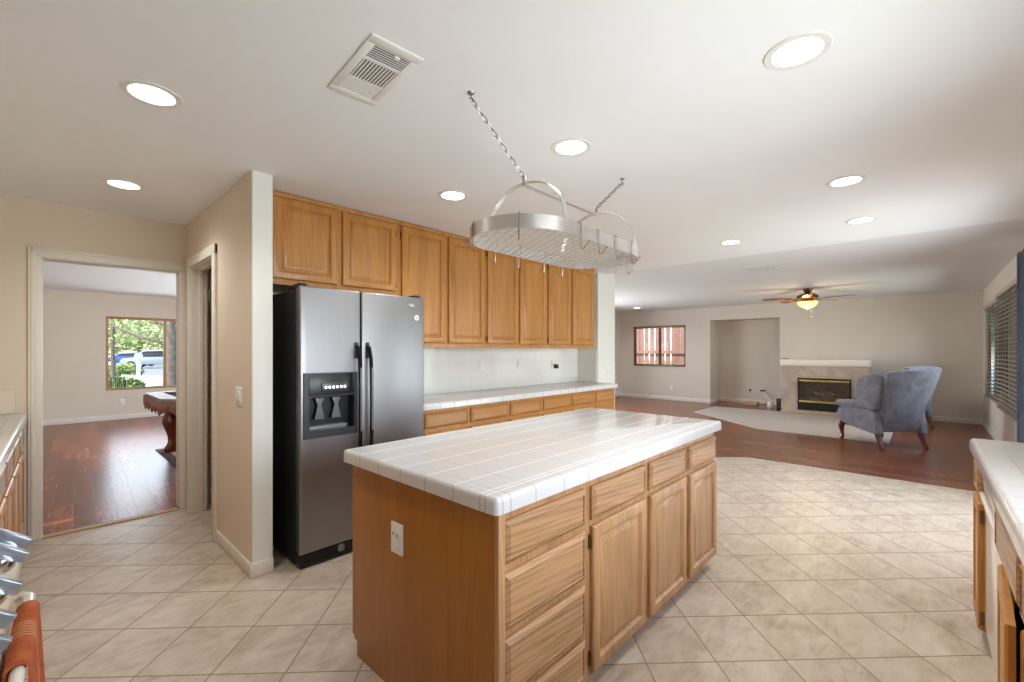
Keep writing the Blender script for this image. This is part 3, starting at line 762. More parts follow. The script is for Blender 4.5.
for ex, dx, a, lab in ((RC[0]+RL, 1, -20, 'wire hook on the rounded right end of the pot rack rim, nearer one'), (RC[0]+RL, 1, 28, 'wire hook on the rounded right end of the pot rack rim, farther one'),
                       (RC[0]-RL, -1, 20, 'wire hook at the rounded left end of the pot rack rim, on the cabinet side'), (RC[0]-RL, -1, -38, 'wire hook at the rounded left end of the pot rack rim, on the near side')):
    ca, sa = math.cos(R(a))*dx, math.sin(R(a)); pothook(ex+RW*ca, RC[1]+RW*sa, ca, sa, lab)

# ---------------------------------------------------------------- recessed lights, vents, fan
def downlight(x, y, z, label, e=20):
    t = thing('recessed_light', label, 'ceiling light', (x, y, z), 'round recessed ceiling lights')
    MB().lathe([(.079, -.004), (.103, -.004), (.106, -.001), (.106, .0), (.079, .0)], (x, y, z), 32).build('trim_ring', 'white', t)
    MB().lathe([(.001, -.0015), (.079, -.0025), (.080, 0), (.001, 0)], (x, y, z), 32).build('lens', 'lamp', t)
    l = bpy.data.lights.new('downlight', 'SPOT'); l.energy = e; l.spot_size = R(150); l.spot_blend = 1; l.shadow_soft_size = .07; l.color = (1, .975, .94)
    o = bpy.data.objects.new('downlight', l); COL.objects.link(o); o.location = (0, 0, -.03); o.parent = t
for x, y, lab in ((.331, 2.374, 'large round recessed light at the left, left of the ceiling vent'), (1.866, .336, 'large round recessed light nearest the camera at the upper right'),
                  (.387, 3.797, 'round recessed light near the doorway wall'), (1.928, 1.37, 'round recessed light seen between the two rack chains'),
                  (1.97, 2.394, 'round recessed light between the rack and the wall cabinets'), (3.503, .366, 'round recessed light right of the rack, nearer of the right-hand pair'),
                  (4.641, .385, 'round recessed light right of the rack, farther of the right-hand pair'), (4.695, 1.406, 'round recessed light behind the pot rack near the ceiling edge')):
    downlight(x, y, KC, lab)
downlight(10.6, 5.45, FC, 'round recessed light in the far family room ceiling above the window')

vt = thing('ceiling_vent', 'white metal air register with three slat sections in the kitchen ceiling', 'ceiling vent', (.89, 1.566, KC))
x0, x1, y0, y1 = .789, .991, 1.357, 1.775
f = MB(); z = KC
f.box(x0, y0, z-.007, x1, y0+.042, z, b=.003); f.box(x0, y1-.042, z-.007, x1, y1, z, b=.003); f.box(x0, y0+.04, z-.007, x0+.032, y1-.04, z, b=.003); f.box(x1-.032, y0+.04, z-.007, x1, y1-.04, z, b=.003)
f.box(x0+.03, y0+.128, z-.0065, x1-.03, y0+.138, z); f.box(x0+.03, y0+.272, z-.0065, x1-.03, y0+.282, z)
f.build('vent_frame', 'white', vt)
MB().box(x0+.03, y0+.04, z-.0008, x1-.03, y1-.04, z).build('vent_duct', 'dark_grey', vt)
def slats(ya, yb, along, n, w):
    b = MB()
    for i in range(n):
        if along == 'x': y = ya+(i+.5)*(yb-ya)/n; b.box(x0+.032, y-w/2, z-.005, x1-.032, y+w/2, z-.0035)
        else: x = x0+.032+(i+.5)*(x1-x0-.064)/n; b.box(x-w/2, ya, z-.005, x+w/2, yb, z-.0035)
    b.build('vent_slats', 'white', vt, False)
slats(y0+.042, y0+.128, 'x', 7, .0042); slats(y0+.138, y0+.272, 'y', 11, .0068); slats(y0+.282, y1-.042, 'x', 9, .0088)
MB().box(.90, y0+.05, z-.012, .92, y0+.06, z-.005, b=.002).build('damper_lever', 'white', vt)
vt.rotation_euler = (0, 0, R(-4.6))
v2 = thing('ceiling_vent', 'small white air register in the family room ceiling in front of the fan', 'ceiling vent', (6.66, 1.6, FC))
f = MB(); f.box(6.55, 1.42, FC-.008, 6.78, 1.45, FC, b=.002); f.box(6.55, 1.78, FC-.008, 6.78, 1.81, FC, b=.002); f.box(6.55, 1.45, FC-.008, 6.575, 1.78, FC); f.box(6.755, 1.45, FC-.008, 6.78, 1.78, FC); f.build('vent_frame', 'white', v2)
f = MB()
for i in range(9): f.box(6.575+.02*i, 1.45, FC-.006, 6.585+.02*i, 1.78, FC-.002)
f.build('vent_slats', 'white', v2, False); MB().box(6.575, 1.45, FC-.0015, 6.755, 1.78, FC).build('vent_duct', 'grey_plastic', v2)

FX, FY = 9.38, 1.53
fan = thing('ceiling_fan', 'five-bladed wooden ceiling fan with a glowing amber glass bowl', 'ceiling fan', (FX, FY, FC))
MB().lathe([(.001, 0), (.085, 0), (.08, -.02), (.05, -.075), (.03, -.09), (.001, -.09)], (FX, FY, FC), 24).build('canopy', 'bronze', fan)
MB().lathe([(.03, -.085), (.11, -.10), (.165, -.13), (.172, -.16), (.14, -.185), (.10, -.20), (.10, -.225), (.12, -.235), (.001, -.24)], (FX, FY, FC), 32).build('motor_housing', 'bronze', fan)
bw = MB().lathe([(.001, -.236), (.145, -.236), (.158, -.245), (.142, -.285), (.10, -.325), (.05, -.348), (.001, -.352)], (FX, FY, FC), 32).build('glass_bowl', 'amber', fan)
MB().lathe([(.001, -.35), (.02, -.352), (.012, -.37), (.001, -.375)], (FX, FY, FC), 16).build('finial', 'bronze', bw)
MB().cyl((FX+.03, FY-.05, FC-.24), (FX+.03, FY-.05, FC-.50), .002, 6).sphere((FX+.03, FY-.05, FC-.515), .014).build('pull_chain', 'bronze', fan)
bl = bpy.data.lights.new('fan_bulb', 'POINT'); bl.energy = 12; bl.color = (1, .72, .4); bl.shadow_soft_size = .08
bo = bpy.data.objects.new('fan_bulb', bl); COL.objects.link(bo); bo.location = (0, 0, -.225+.0); bo.parent = fan; bo.location = (0, 0, -.40)
for i, a in enumerate((-27, 45, 117, 189, 261)):
    rot = Matrix.Translation((FX, FY, FC-.185)) @ Matrix.Rotation(R(a), 4, 'Z')
    out = [(.26, -.055), (.40, -.068), (.58, -.078), (.68, -.066), (.72, -.03), (.72, .03), (.68, .066), (.58, .078), (.40, .068), (.26, .055)]
    bl_ = MB().prism([(x, y, 0) for x, y in out], (0, 0, .007), b=.002).xf(rot @ Matrix.Rotation(R(10), 4, 'X')).build('blade', 'fanwood', fan)
    MB().prism([(.12, -.018, -.008), (.24, -.02, -.008), (.33, -.045, -.008), (.36, 0, -.008), (.33, .045, -.008), (.24, .02, -.008), (.12, .018, -.008)], (0, 0, .007), b=.002).xf(rot).build('blade_iron', 'bronze', bl_)

# ---------------------------------------------------------------- outlets and switches
def plate(name, label, cat, ax, p, a, z, w, h, sgn, kind):
    t = thing(name, label, cat, (p, a, z) if ax == 'x' else (a, p, z))
    def bx(m, d0, d1, b0, b1, c0, c1, b=.002):
        d0, d1 = d0*sgn, d1*sgn
        return m.box(p+d0, a+b0, z+c0, p+d1, a+b1, z+c1, b=b) if ax == 'x' else m.box(a+b0, p+d0, z+c0, a+b1, p+d1, z+c1, b=b)
    bx(MB(), 0, .006, -w/2, w/2, -h/2, h/2).build('faceplate', 'white', t)
    if kind == 'socket':
        for c in (.02, -.02):
            s_ = bx(MB(), .005, .009, -.015, .015, c-.014, c+.014, .003).build('socket', 'white', t)
    else:
        for q in kind: bx(MB(), .005, .012, q-.016, q+.016, -.032, .032, .003).build('rocker', 'white', t)
    return t
plate('light_switch', 'white double rocker light switch on the beige pantry wall', 'light switch', 'x', .876, 3.175, 1.065, .116, .116, -1, (-.024, .024))
for x, lab in ((3.40, 'white power outlet on the backsplash, nearest the refrigerator'), (4.03, 'white power outlet on the backsplash, middle of the three')):
    plate('wall_outlet', lab, 'power outlet', 'y', 3.628, x, 1.19, .07, .115, -1, 'socket')
po = plate('wall_outlet', 'white power outlet with a black plug on the backsplash near the wall end', 'power outlet', 'y', 3.628, 4.70, 1.17, .07, .115, -1, 'socket')
tag(MB().box(4.70, 3.575, 1.115, 4.755, 3.62, 1.17, b=.006).build('plug_adapter', 'black', None), 'small black plug adapter in the backsplash outlet', 'plug')
plate('light_switch', 'white triple switch plate on the white wall end right of the cabinets', 'light switch', 'y', 3.30, 5.56, 1.06, .16, .116, -1, (-.046, 0, .046))
plate('wall_outlet', 'white power outlet low on the far wall under the window', 'power outlet', 'x', 11.75, 5.04, .34, .07, .115, -1, 'socket')
plate('wall_outlet', 'white power outlet low on the right wall under the window', 'power outlet', 'y', -.78, 9.65, .36, .07, .115, 1, 'socket')
plate('wall_outlet', 'white power outlet under the picture window beyond the doorway', 'power outlet', 'y', 11.56, 1.15, .34, .07, .115, -1, 'socket')

# ---------------------------------------------------------------- fireplace and niche clutter
FXf = 11.12
fp = thing('fireplace', 'tan tiled gas fireplace with brass-trimmed glass front', 'fireplace', (11.45, 1.55, 0))
MB().grid_wall('x', FXf, 11.749, (.80, 2.30), (.03, 1.03), [(1.08, 1.985, .10, .765)]).build('surround', 'stone', fp, False)
MB().box(FXf-.03, .78, 0, 11.749, 2.33, .03, b=.004).build('base_strip', 'winwood', fp)
mt = MB(); mt.box(FXf-.05, .79, 1.045, 11.749, 2.315, 1.160, b=.005); mt.box(FXf-.025, .795, 1.025, 11.749, 2.31, 1.045, b=.004)
mt.build('mantel_shelf', 'trim', fp)
fbx = MB(); fbx.box(11.55, 1.08, .10, 11.6, 1.985, .765); fbx.box(FXf+.03, 1.08, .10, 11.58, 1.10, .765); fbx.box(FXf+.03, 1.965, .10, 11.58, 1.985, .765); fbx.box(FXf+.03, 1.08, .10, 11.58, 1.985, .13); fbx.box(FXf+.03, 1.08, .745, 11.58, 1.985, .765)
fbx.build('firebox', 'firebrick', fp, False)
ff = MB().grid_wall('x', FXf-.02, FXf+.03, (1.075, 1.990), (.095, .770), [(1.105, 1.96, .26, .70)])
ff.build('door_frame', 'black', fp, False)
MB().box(FXf-.03, 1.10, .695, FXf-.015, 1.965, .735, b=.004).build('brass_trim', 'brass', fp)
MB().box(FXf-.03, 1.10, .255, FXf-.015, 1.965, .295, b=.004).build('brass_trim', 'brass', fp)
MB().box(FXf-.002, 1.105, .26, FXf+.002, 1.96, .70).build('glass_panel', 'glass_dark', fp)
lv = MB()
for i in range(6): lv.box(FXf-.026, 1.10, .115+.02*i, FXf-.018, 1.965, .126+.02*i)
lv.build('louvre', 'black', fp)
for p0, p1, r in (((11.36, 1.22, .30), (11.40, 1.84, .31), .06), ((11.46, 1.28, .36), (11.42, 1.75, .42), .055), ((11.34, 1.38, .40), (11.46, 1.62, .50), .045)):
    a, c = Vector(p0), Vector(p1); MB().tube([a, a.lerp(c, .3)+Vector((0, 0, .015)), a.lerp(c, .7)-Vector((0, 0, .01)), c], [r*.9, r, r*.93, r*.85], 12).build('log', 'log', fp)
MB().box(11.22, 1.2, .13, 11.5, 1.86, .24, b=.02).build('grate', 'black', fp)
tag(MB().box(11.08, 2.16, 1.165, 11.14, 2.29, 1.185, b=.006).build('remote_control', 'grey_plastic', None), 'small grey remote control lying on the left end of the mantel', 'remote control')
sp = thing('speaker', 'small black loudspeaker on the floor left of the fireplace', 'speaker', (11.66, 2.435, 0))
MB().box(11.58, 2.375, 0.002, 11.73, 2.495, .245, b=.01).build('speaker_cabinet', 'black', sp)
for z, r in ((.08, .05), (.18, .028)): MB().lathe([(r*.3, -.008), (r*.85, -.004), (r, -.006), (r, .002), (r*.3, .002)], (11.58, 2.435, z), 20, 'x').build('driver', 'dark_grey', sp)
for y, z, lab in ((3.28, .345, 'small dark cable plate on the niche wall, left of the two'), (2.99, .345, 'dark cable plate with a white cord on the niche wall')):
    t = thing('cable_plate', lab, 'wall plate', (12.5, y, z))
    MB().box(12.493, y-.06, z-.04, 12.5, y+.06, z+.04, b=.002).build('faceplate', 'wall_white', t)
    MB().box(12.47, y-(.05 if y < 3.1 else .025), z-.03, 12.494, y+(.05 if y < 3.1 else .025), z+.02, b=.004).build('connector', 'black', t)
tag(MB().tube([(12.46, 2.97, .33), (12.40, 2.93, .27), (12.33, 2.88, .22), (12.2, 2.80, .19), (12.05, 2.74, .12), (12.0, 2.72, .11)], .012, 8).build('white_wire', 'white', None), 'white cord hanging from the niche wall plate to the adapter', 'cord')
tag(MB().lathe([(.001, 0), (.06, 0), (.062, .02), (.06, .10), (.05, .115), (.001, .118)], (11.98, 2.71, 0.0), 20).build('power_adapter', 'white', None), 'squat white power adapter on the niche floor', 'adapter')
tag(MB().box(12.05, 3.02, 0.0, 12.3, 3.32, .06, b=.008).box(12.05, 3.02, .05, 12.3, 3.32, .07, b=.006).build('cardboard_box', 'rug', None), 'low tan cardboard box on the niche floor', 'box')

# ---------------------------------------------------------------- wing chairs
def lerp(a, b, t): return a+(b-a)*t
def wingchair(label):
    t = thing('wing_chair', label, 'armchair', (0, 0, 0), 'blue-grey velvet wing recliners')
    W = .36   # half width outside
    for s in (-1, 1):
        # side panel: profile in XZ
        prof = [(.40, .30), (.41, .40), (.36, .50), (.10, .52), (-.22, .52), (-.30, .50), (-.36, .20), (-.30, .19), (-.05, .22), (.22, .255)]
        MB().prism([(x, s*W, z) for x, z in prof], (0, -s*.10, 0), b=.022, seg=3).build('side_panel', 'velvet', t)
        pts = [(.40, s*(W-.03), .545), (.36, s*(W-.03), .56), (.20, s*(W-.035), .575), (0, s*(W-.04), .57), (-.16, s*(W-.05), .54)]
        MB().tube(pts, [.045, .068, .072, .066, .05], 14, flat=.75).build('arm_pad', 'velvet', t)
        wing = [(-.04, .54), (.03, .62), (.06, .74), (.05, .88), (-.02, .97), (-.14, 1.02), (-.28, 1.03), (-.44, 1.0), (-.40, .80), (-.33, .54), (-.20, .50)]
        MB().prism([(x, s*(W-.005), z) for x, z in wing], (0, -s*.085, 0), b=.03, seg=3).build('wing', 'velvet', t)
        # cabriole front leg
        lx, ly = .34, s*(W-.06)
        MB().tube([(lx, ly, .27), (lx+.035, ly+s*.008, .20), (lx+.022, ly+s*.004, .12), (lx+.005, ly, .05), (lx+.03, ly, .018), (lx+.045, ly, .0)], [.045, .040, .026, .017, .024, .022], 12).build('leg', 'mahogany', t)
        MB().tube([(-.28, ly, .24), (-.31, ly, .16), (-.345, ly, .08), (-.385, ly, .0)], [.040, .036, .030, .026], 10).build('leg', 'mahogany', t)
    MB().box(-.26, -W+.1, .24, .38, W-.1, .36, b=.03, seg=3).build('seat_base', 'velvet', t)
    MB().box(-.22, -W+.09, .35, .42, W-.09, .50, b=.05, seg=4).build('seat_cushion', 'velvet', t)
    MB().box(.38, -W+.1, .22, .42, W-.1, .46, b=.018, seg=3).build('footrest', 'velvet', t)
    MB().box(-.30, -W+.1, .225, .34, W-.1, .245).build('dust_cover', 'black', t)
    # outer back, arched top, leaning back
    def back(w0, w1, z1, arch, th, x0, nm, z0):
        pts = [(-w0, z0), (w0, z0)]
        for i in range(13):
            u = i/12; a = math.pi*u; yy = w1*math.cos(a); pts.append((yy, z1-arch+arch*math.sin(a)**.55))
        m = MB().prism([(x0, y, z) for y, z in pts], (-th, 0, 0), b=.028, seg=3)
        sh = Matrix.Identity(4); sh[0][2] = -.26; sh[0][3] = .26*.24   # lean back with height
        m.xf(sh); return m.build(nm, 'velvet', t)
    back(.25, .335, 1.085, .08, .11, -.20, 'backrest', .22)
    back(.22, .25, 1.00, .07, .10, -.10, 'back_cushion', .48)
    return t
ch1 = wingchair('blue-grey velvet wing chair nearest the camera, its back to the kitchen')
ch2 = copy_thing(ch1, (10.70, .38, 0), R(50), 'blue-grey velvet wing chair standing behind the nearer chair')
ch1.location = (8.37, .46, 0.0); ch1.rotation_euler = (0, 0, R(43))

# ---------------------------------------------------------------- left run: base cabinets, worktop, range
LM = Matrix.Translation((-.045, 4.63, 0)) @ Matrix.Rotation(R(-1.6), 4, 'Z') @ Matrix.Translation((.045, -4.63, 0))
def yfront(name, par, y0, y1, z0, z1, x, m, prof):
    return MB().panel((x, y1, z0), (0, -1, 0), (0, 0, 1), (1, 0, 0), y1-y0, z1-z0, prof).xf(LM).build(name, m, par)
def leftcab(label, y0, y1):
    t = thing('base_cabinet', label, 'cabinet', (-.35, (y0+y1)/2, 0), 'oak base cabinets left of the doorway')
    b = MB(); b.box(-.66, y0, .09, -.078, y1, .862); b.box(-.66, y0, 0, -.14, y1, .09); b.xf(LM).build('cabinet_body', 'oak_v', t)
    n = 2; w = (y1-y0)/n
    for i in range(n):
        yfront('drawer', t, y0+w*i+.02, y0+w*(i+1)-.02, .69, .825, -.078, M['oak_y'], DRAW)
        yfront('door', t, y0+w*i+.02, y0+w*(i+1)-.02, .12, .655, -.078, M['oak_v'], DOOR)
leftcab('oak base cabinet at the left, next to the doorway casing', 3.70, 4.60)
leftcab('oak base cabinet at the left edge, second from the doorway', 2.75, 3.699)
leftcab('oak base cabinet at the left edge, beside the range', 1.74, 2.749)
slab('worktop', 'white tiled worktop at the left edge, left of the doorway', 'top', -.70, 1.72, -.045, 4.63, r=.012, xform=LM)
struct(B('trim_6', 'splash_l', None, -.75, 4.648, .914, -.101, 4.661, 1.078), 'beige tiled backsplash beside the doorway')

rg = thing('kitchen_range', 'bisque kitchen range with silver knobs at the lower left edge', 'range', (-.36, 1.31, 0))
MB().box(-.67, .935, .06, -.08, 1.69, .865, b=.004).build('range_body', 'bisque', rg)
MB().box(-.68, .93, .865, -.10, 1.695, .915, b=.006).build('cooktop', 'black_gloss', rg)
MB().prism([(-.10, .935, .80), (-.040, .935, .80), (-.040, .935, .838), (-.10, .935, .912)], (0, .755, 0), b=.004).build('control_panel', 'bisque', rg)
for y in (1.576, 1.475, 1.29, 1.145, 1.055):
    # frame: a runs down the sloping panel, nrm stands off it
    a, nrm = Vector((.80, 0, -.60)), Vector((.60, 0, .80)); tip = Vector((-.016, y, .90)); c = tip - a*.033 - nrm*.027
    fr_ = Matrix((( -a.x, 0, nrm.x, c.x), (-a.y, 1, nrm.y, c.y), (-a.z, 0, nrm.z, c.z), (0, 0, 0, 1)))
    k = MB().lathe([(.001, -.022), (.024, -.022), (.027, -.014), (.028, -.004), (.024, .006), (.014, .010), (.001, .011)], (0, 0, 0), 24).xf(fr_).build('knob', 'chrome', rg)
    MB().prism([(-.033, -.008, .004), (.033, -.008, .004), (.033, -.008, .027), (-.033, -.008, .027)], (0, .016, 0), b=.0022).xf(fr_).build('knob_grip', 'knob_steel', k)
od = MB().box(-.08, .945, .20, -.050, 1.68, .785, b=.006).build('oven_door', 'bisque', rg)
MB().box(-.052, 1.08, .32, -.0485, 1.55, .62, b=.004).build('oven_window', 'black_gloss', od)
MB().box(-.08, .945, .07, -.052, 1.68, .19, b=.006).build('storage_drawer', 'bisque', rg)
hd = MB().tube([(-.052, 1.635, .742), (-.034, 1.632, .75), (-.022, 1.60, .752), (-.022, 1.31, .752), (-.022, 1.02, .752), (-.034, .99, .75), (-.052, .985, .742)], [.008, .009, .0105, .0105, .0105, .009, .008], 12).build('oven_handle', 'white_enamel', od)
# towel over handle
b = MB(); xc, zc = -.022, .752
prof = [(-.043, .62), (-.0425, .66), (-.0415, .72)] + [(xc+0.0195*math.cos(R(a)), zc+0.0195*math.sin(R(a))) for a in range(170, -11, -20)] + [(-.002, .66), (-.001, .55), (.001, .42)]
pin = [(x+(.006 if x < xc else -.006) if z < zc else xc+(x-xc)*.72, z if z < zc else zc+(z-zc)*.72) for x, z in prof]
NY = 14
def row(f, y, wob): return [b.bm.verts.new((x+wob*max(0, .75-z)*.03*(1+math.sin(y*70))*(1 if x > xc else 0), y, z)) for x, z in f]
ro = [row(prof, 1.240+i*.29/NY, 1) for i in range(NY+1)]; ri = [row(pin, 1.240+i*.29/NY, 1) for i in range(NY+1)]
n = len(prof)
for i in range(NY):
    for j in range(n-1):
        b.bm.faces.new((ro[i][j], ro[i][j+1], ro[i+1][j+1], ro[i+1][j])); b.bm.faces.new((ri[i][j], ri[i+1][j], ri[i+1][j+1], ri[i][j+1]))
    for j in (0, n-1): b.bm.faces.new((ro[i][j], ro[i+1][j], ri[i+1][j], ri[i][j]))
for i in (0, NY):
    for j in range(n-1): b.bm.faces.new((ro[i][j], ri[i][j], ri[i][j+1], ro[i][j+1]))
bmesh.ops.recalc_face_normals(b.bm, faces=b.bm.faces[:])
tag(b.build('kitchen_towel', 'towel', None), 'rust orange towel with tan stripes hung over the oven handle', 'towel')

RGM = Matrix.Translation((0, 1.3, 0)) @ Matrix.Rotation(R(-2.1), 4, 'Z') @ Matrix.Translation((0, -1.3, 0))
for o in (rg, bpy.data.objects['kitchen_towel']):
    o.location = RGM @ o.location; o.rotation_euler = (0, 0, R(-2.1))

# ---------------------------------------------------------------- right run
YR = -.197
t = thing('base_cabinet', 'narrow oak base cabinet at the far end of the right-hand worktop', 'cabinet', (3.05, -.5, 0), 'oak base cabinets at the right')
b = MB(); b.box(2.90, -.775, .09, 3.20, YR, .862); b.box(2.90, -.775, 0, 3.19, -.27, .09); b.build('cabinet_body', 'oak_v', t)
front('drawer', t, 2.925, 3.185, .69, .825, YR, M['oak_x'], DRAW, 1)
d = front('door', t, 2.925, 3.185, .085, .655, YR, M['oak_v'], DOOR, 1)
for z in (.14, .60): MB().box(2.912, YR-.002, z-.03, 2.925, YR+.016, z+.03, b=.003).build('hinge', 'bronze', d)
dw = thing('dishwasher', 'white dishwasher under the right-hand worktop', 'dishwasher', (2.59, -.5, 0))
MB().box(2.30, -.77, .10, 2.895, -.215, .855, b=.003).build('tub_body', 'white_enamel', dw)
MB().box(2.30, -.215, .11, 2.893, -.199, .70, b=.005).build('door', 'white_enamel', dw)
MB().prism([(2.30, -.215, .705), (2.30, -.197, .705), (2.30, -.192, .76), (2.30, -.196, .85), (2.30, -.215, .85)], (.593, 0, 0), b=.004).build('control_panel', 'white_enamel', dw)
MB().tube([(2.86, -.198, .70), (2.82, -.184, .725), (2.72, -.176, .75), (2.59, -.174, .757), (2.46, -.176, .75), (2.36, -.184, .725), (2.32, -.198, .70)], .009, 10).build('handle', 'white_enamel', dw)
MB().tube([(2.86, -.198, .75), (2.72, -.190, .79), (2.59, -.189, .797), (2.46, -.190, .79), (2.32, -.198, .75)], .004, 8).build('control_groove', 'grey_plastic', dw)
MB().box(2.31, -.76, 0, 2.885, -.24, .10, b=.003).build('kick_plate', 'white_enamel', dw)
t = thing('base_cabinet', 'oak sink base cabinet at the right edge with one door standing ajar', 'cabinet', (1.75, -.5, 0), 'oak base cabinets at the right')
b = MB()
b.grid_wall('y', YR-.02, YR, (1.20, 2.295), (.06, .862), [(1.29, 1.70, .10, .635), (1.72, 2.20, .10, .635)])
b.box(1.20, -.775, .09, 1.22, YR-.02, .862); b.box(2.275, -.775, .09, 2.295, YR-.02, .862); b.box(1.22, -.775, .09, 2.275, -.76, .862); b.box(1.22, -.76, .09, 2.275, YR-.02, .11); b.box(1.2, -.775, 0, 2.295, -.27, .09)
b.build('cabinet_body', 'oak_v', t, False)
MB().box(1.23, -.758, .112, 2.27, -.25, .12).box(1.23, -.758, .112, 2.27, -.745, .85).box(1.225, -.758, .112, 1.232, -.24, .85).box(2.266, -.758, .112, 2.273, -.24, .85).build('cabinet_lining', 'dark_in', t, False)
front('drawer', t, 1.745, 2.265, .675, .825, YR, M['oak_x'], DRAW, 1); front('drawer', t, 1.23, 1.715, .675, .825, YR, M['oak_x'], DRAW, 1)
front('door', t, 1.23, 1.70, .085, .65, YR, M['oak_v'], DOOR, 1)
dm = MB().panel((2.15, 0, .085), (-1, 0, 0), (0, 0, 1), (0, 1, 0), .46, .57, DOOR)
dm.xf(Matrix.Translation((2.15, YR+.002, 0)) @ Matrix.Rotation(R(-3.2), 4, 'Z') @ Matrix.Translation((-2.15, 0, 0)))
d = dm.build('door', 'oak_v', t); d['label'] = 'oak door standing ajar'
MB().tube([(1.80, YR-.03, .60), (1.95, YR-.03, .60), (2.08, YR-.03, .60)], .006, 8).tube([(1.80, YR-.03, .57), (2.08, YR-.03, .57)], .006, 8).box(1.80, YR-.06, .565, 1.83, YR-.024, .61, b=.003).build('wire_rack', 'white', t)
slab('worktop', 'white tiled worktop at the right edge over the dishwasher', 'top', .75, -.775, 3.225, -.165, r=.02)

# ---------------------------------------------------------------- pool table beyond the doorway
pt = thing('pool_table', 'pool table with a brown drop skirt and carved legs beyond the doorway', 'pool table', (2.2, 6.9, 0))
x0, x1, y0, y1 = .965, 3.45, 6.25, 7.55
b = MB()
c = .12
outer = [(x0+c, y0), (x1-c, y0), (x1, y0+c), (x1, y1-c), (x1-c, y1), (x0+c, y1), (x0, y1-c), (x0, y0+c)]
inner = [(x0+.17, y0+.17), (x1-.17, y0+.17), (x1-.17, y0+.17), (x1-.17, y1-.17), (x1-.17, y1-.17), (x0+.17, y1-.17), (x0+.17, y1-.17), (x0+.17, y0+.17)]
no = len(outer)
vo = [b.bm.verts.new((x, y, .80)) for x, y in outer]; vb = [b.bm.verts.new((x, y, .74)) for x, y in outer]
inn = [(x0+.17, y0+.17), (x1-.17, y0+.17), (x1-.17, y1-.17), (x0+.17, y1-.17)]
vi = [b.bm.verts.new((x, y, .80)) for x, y in inn]; vj = [b.bm.verts.new((x, y, .74)) for x, y in inn]
for i in range(8): b.bm.faces.new((vb[i], vb[(i+1) % 8], vo[(i+1) % 8], vo[i]))
for f_ in ((vo[0], vo[1], vi[1], vi[0]), (vo[1], vo[2], vi[1]), (vo[2], vo[3], vi[2], vi[1]), (vo[3], vo[4], vi[2]), (vo[4], vo[5], vi[3], vi[2]), (vo[5], vo[6], vi[3]), (vo[6], vo[7], vi[0], vi[3]), (vo[7], vo[0], vi[0])): b.bm.faces.new(f_)
for i in range(4): b.bm.faces.new((vi[i], vi[(i+1) % 4], vj[(i+1) % 4], vj[i]))
bmesh.ops.recalc_face_normals(b.bm, faces=b.bm.faces[:])
b.build('rail', 'rail', pt)
MB().box(x0+.15, y0+.15, .70, x1-.15, y1-.15, .755).build('playing_cloth', 'felt', pt)
MB().box(x0+.05, y0+.05, .62, x1-.05, y1-.05, .735, b=.01).build('table_body', 'mahogany', pt)
# skirt: pleated leather drape round the rail
b = MB(); pts = []
per = [Vector((x, y, 0)) for x, y in outer]; per.append(per[0])
for A, C in zip(per, per[1:]):
    L = (C-A).length; k = max(3, int(L/.03)); nr = Vector(((C-A).y, -(C-A).x, 0)).normalized()
    for i in range(k): u = i/k; pts.append((A.lerp(C, u)+nr*(.012+.008*math.sin(len(pts)*2.1)), u))
n = len(pts)
tv = [b.bm.verts.new((p.x, p.y, .775)) for p, u in pts]
bv = [b.bm.verts.new((p.x, p.y, .60+.05*abs(math.sin(i*.42)))) for i, (p, u) in enumerate(pts)]
for i in range(n): b.bm.faces.new((bv[i], bv[(i+1) % n], tv[(i+1) % n], tv[i]))
sk_ = b.build('skirt', 'leather', pt); sm = sk_.modifiers.new('thickness', 'SOLIDIFY'); sm.thickness = .004
for lx in (1.24, 3.17):
    for ly in (6.50, 7.36):
        pr = [(.10, .64), (.095, .58), (.075, .54), (.11, .46), (.115, .40), (.08, .30), (.055, .22), (.05, .14), (.075, .08), (.10, .05), (.09, .012)]
        MB().lathe([(r, h) for r, h in pr][::-1], (lx, ly, 0), 14).build('leg', 'mahogany', pt)
rg_ = thing('area_rug', 'tan rug with dark border under the pool table', 'rug', (2.2, 6.9, 0))
MB().box(1.10, 6.1, .0, 3.9, 7.66, .008).build('border', 'rug_edge', rg_, False); MB().box(1.20, 6.2, .004, 3.8, 7.56, .011).build('field', 'rug', rg_, False)

# ---------------------------------------------------------------- outdoors
CA = R(42.972)
def out(px, py, dep):
    r, u = (px-512)/443, (350.4-py)/443
    return Vector(((math.cos(CA)+r*math.sin(CA))*dep, (math.sin(CA)-r*math.cos(CA))*dep, 1.355+u*dep))
GZ = -.3
gr = MB(); gr.prism([(-40, -40, GZ-.1), (70, -40, GZ-.1), (70, 90, GZ-.1), (-40, 90, GZ-.1)], (0, 0, .1)).build('floor_outside', 'grass', None, False)
struct(bpy.data.objects['floor_outside'], 'lawn outside the windows')
a1, a2 = out(60, 366, 26), out(230, 366, 26); a3, a4 = out(230, 366, 47), out(60, 366, 47)
struct(MB().prism([(p.x, p.y, GZ) for p in (a1, a2, a3, a4)], (0, 0, .02)).build('trim_7', 'road', None, False), 'pale street outside the picture window')

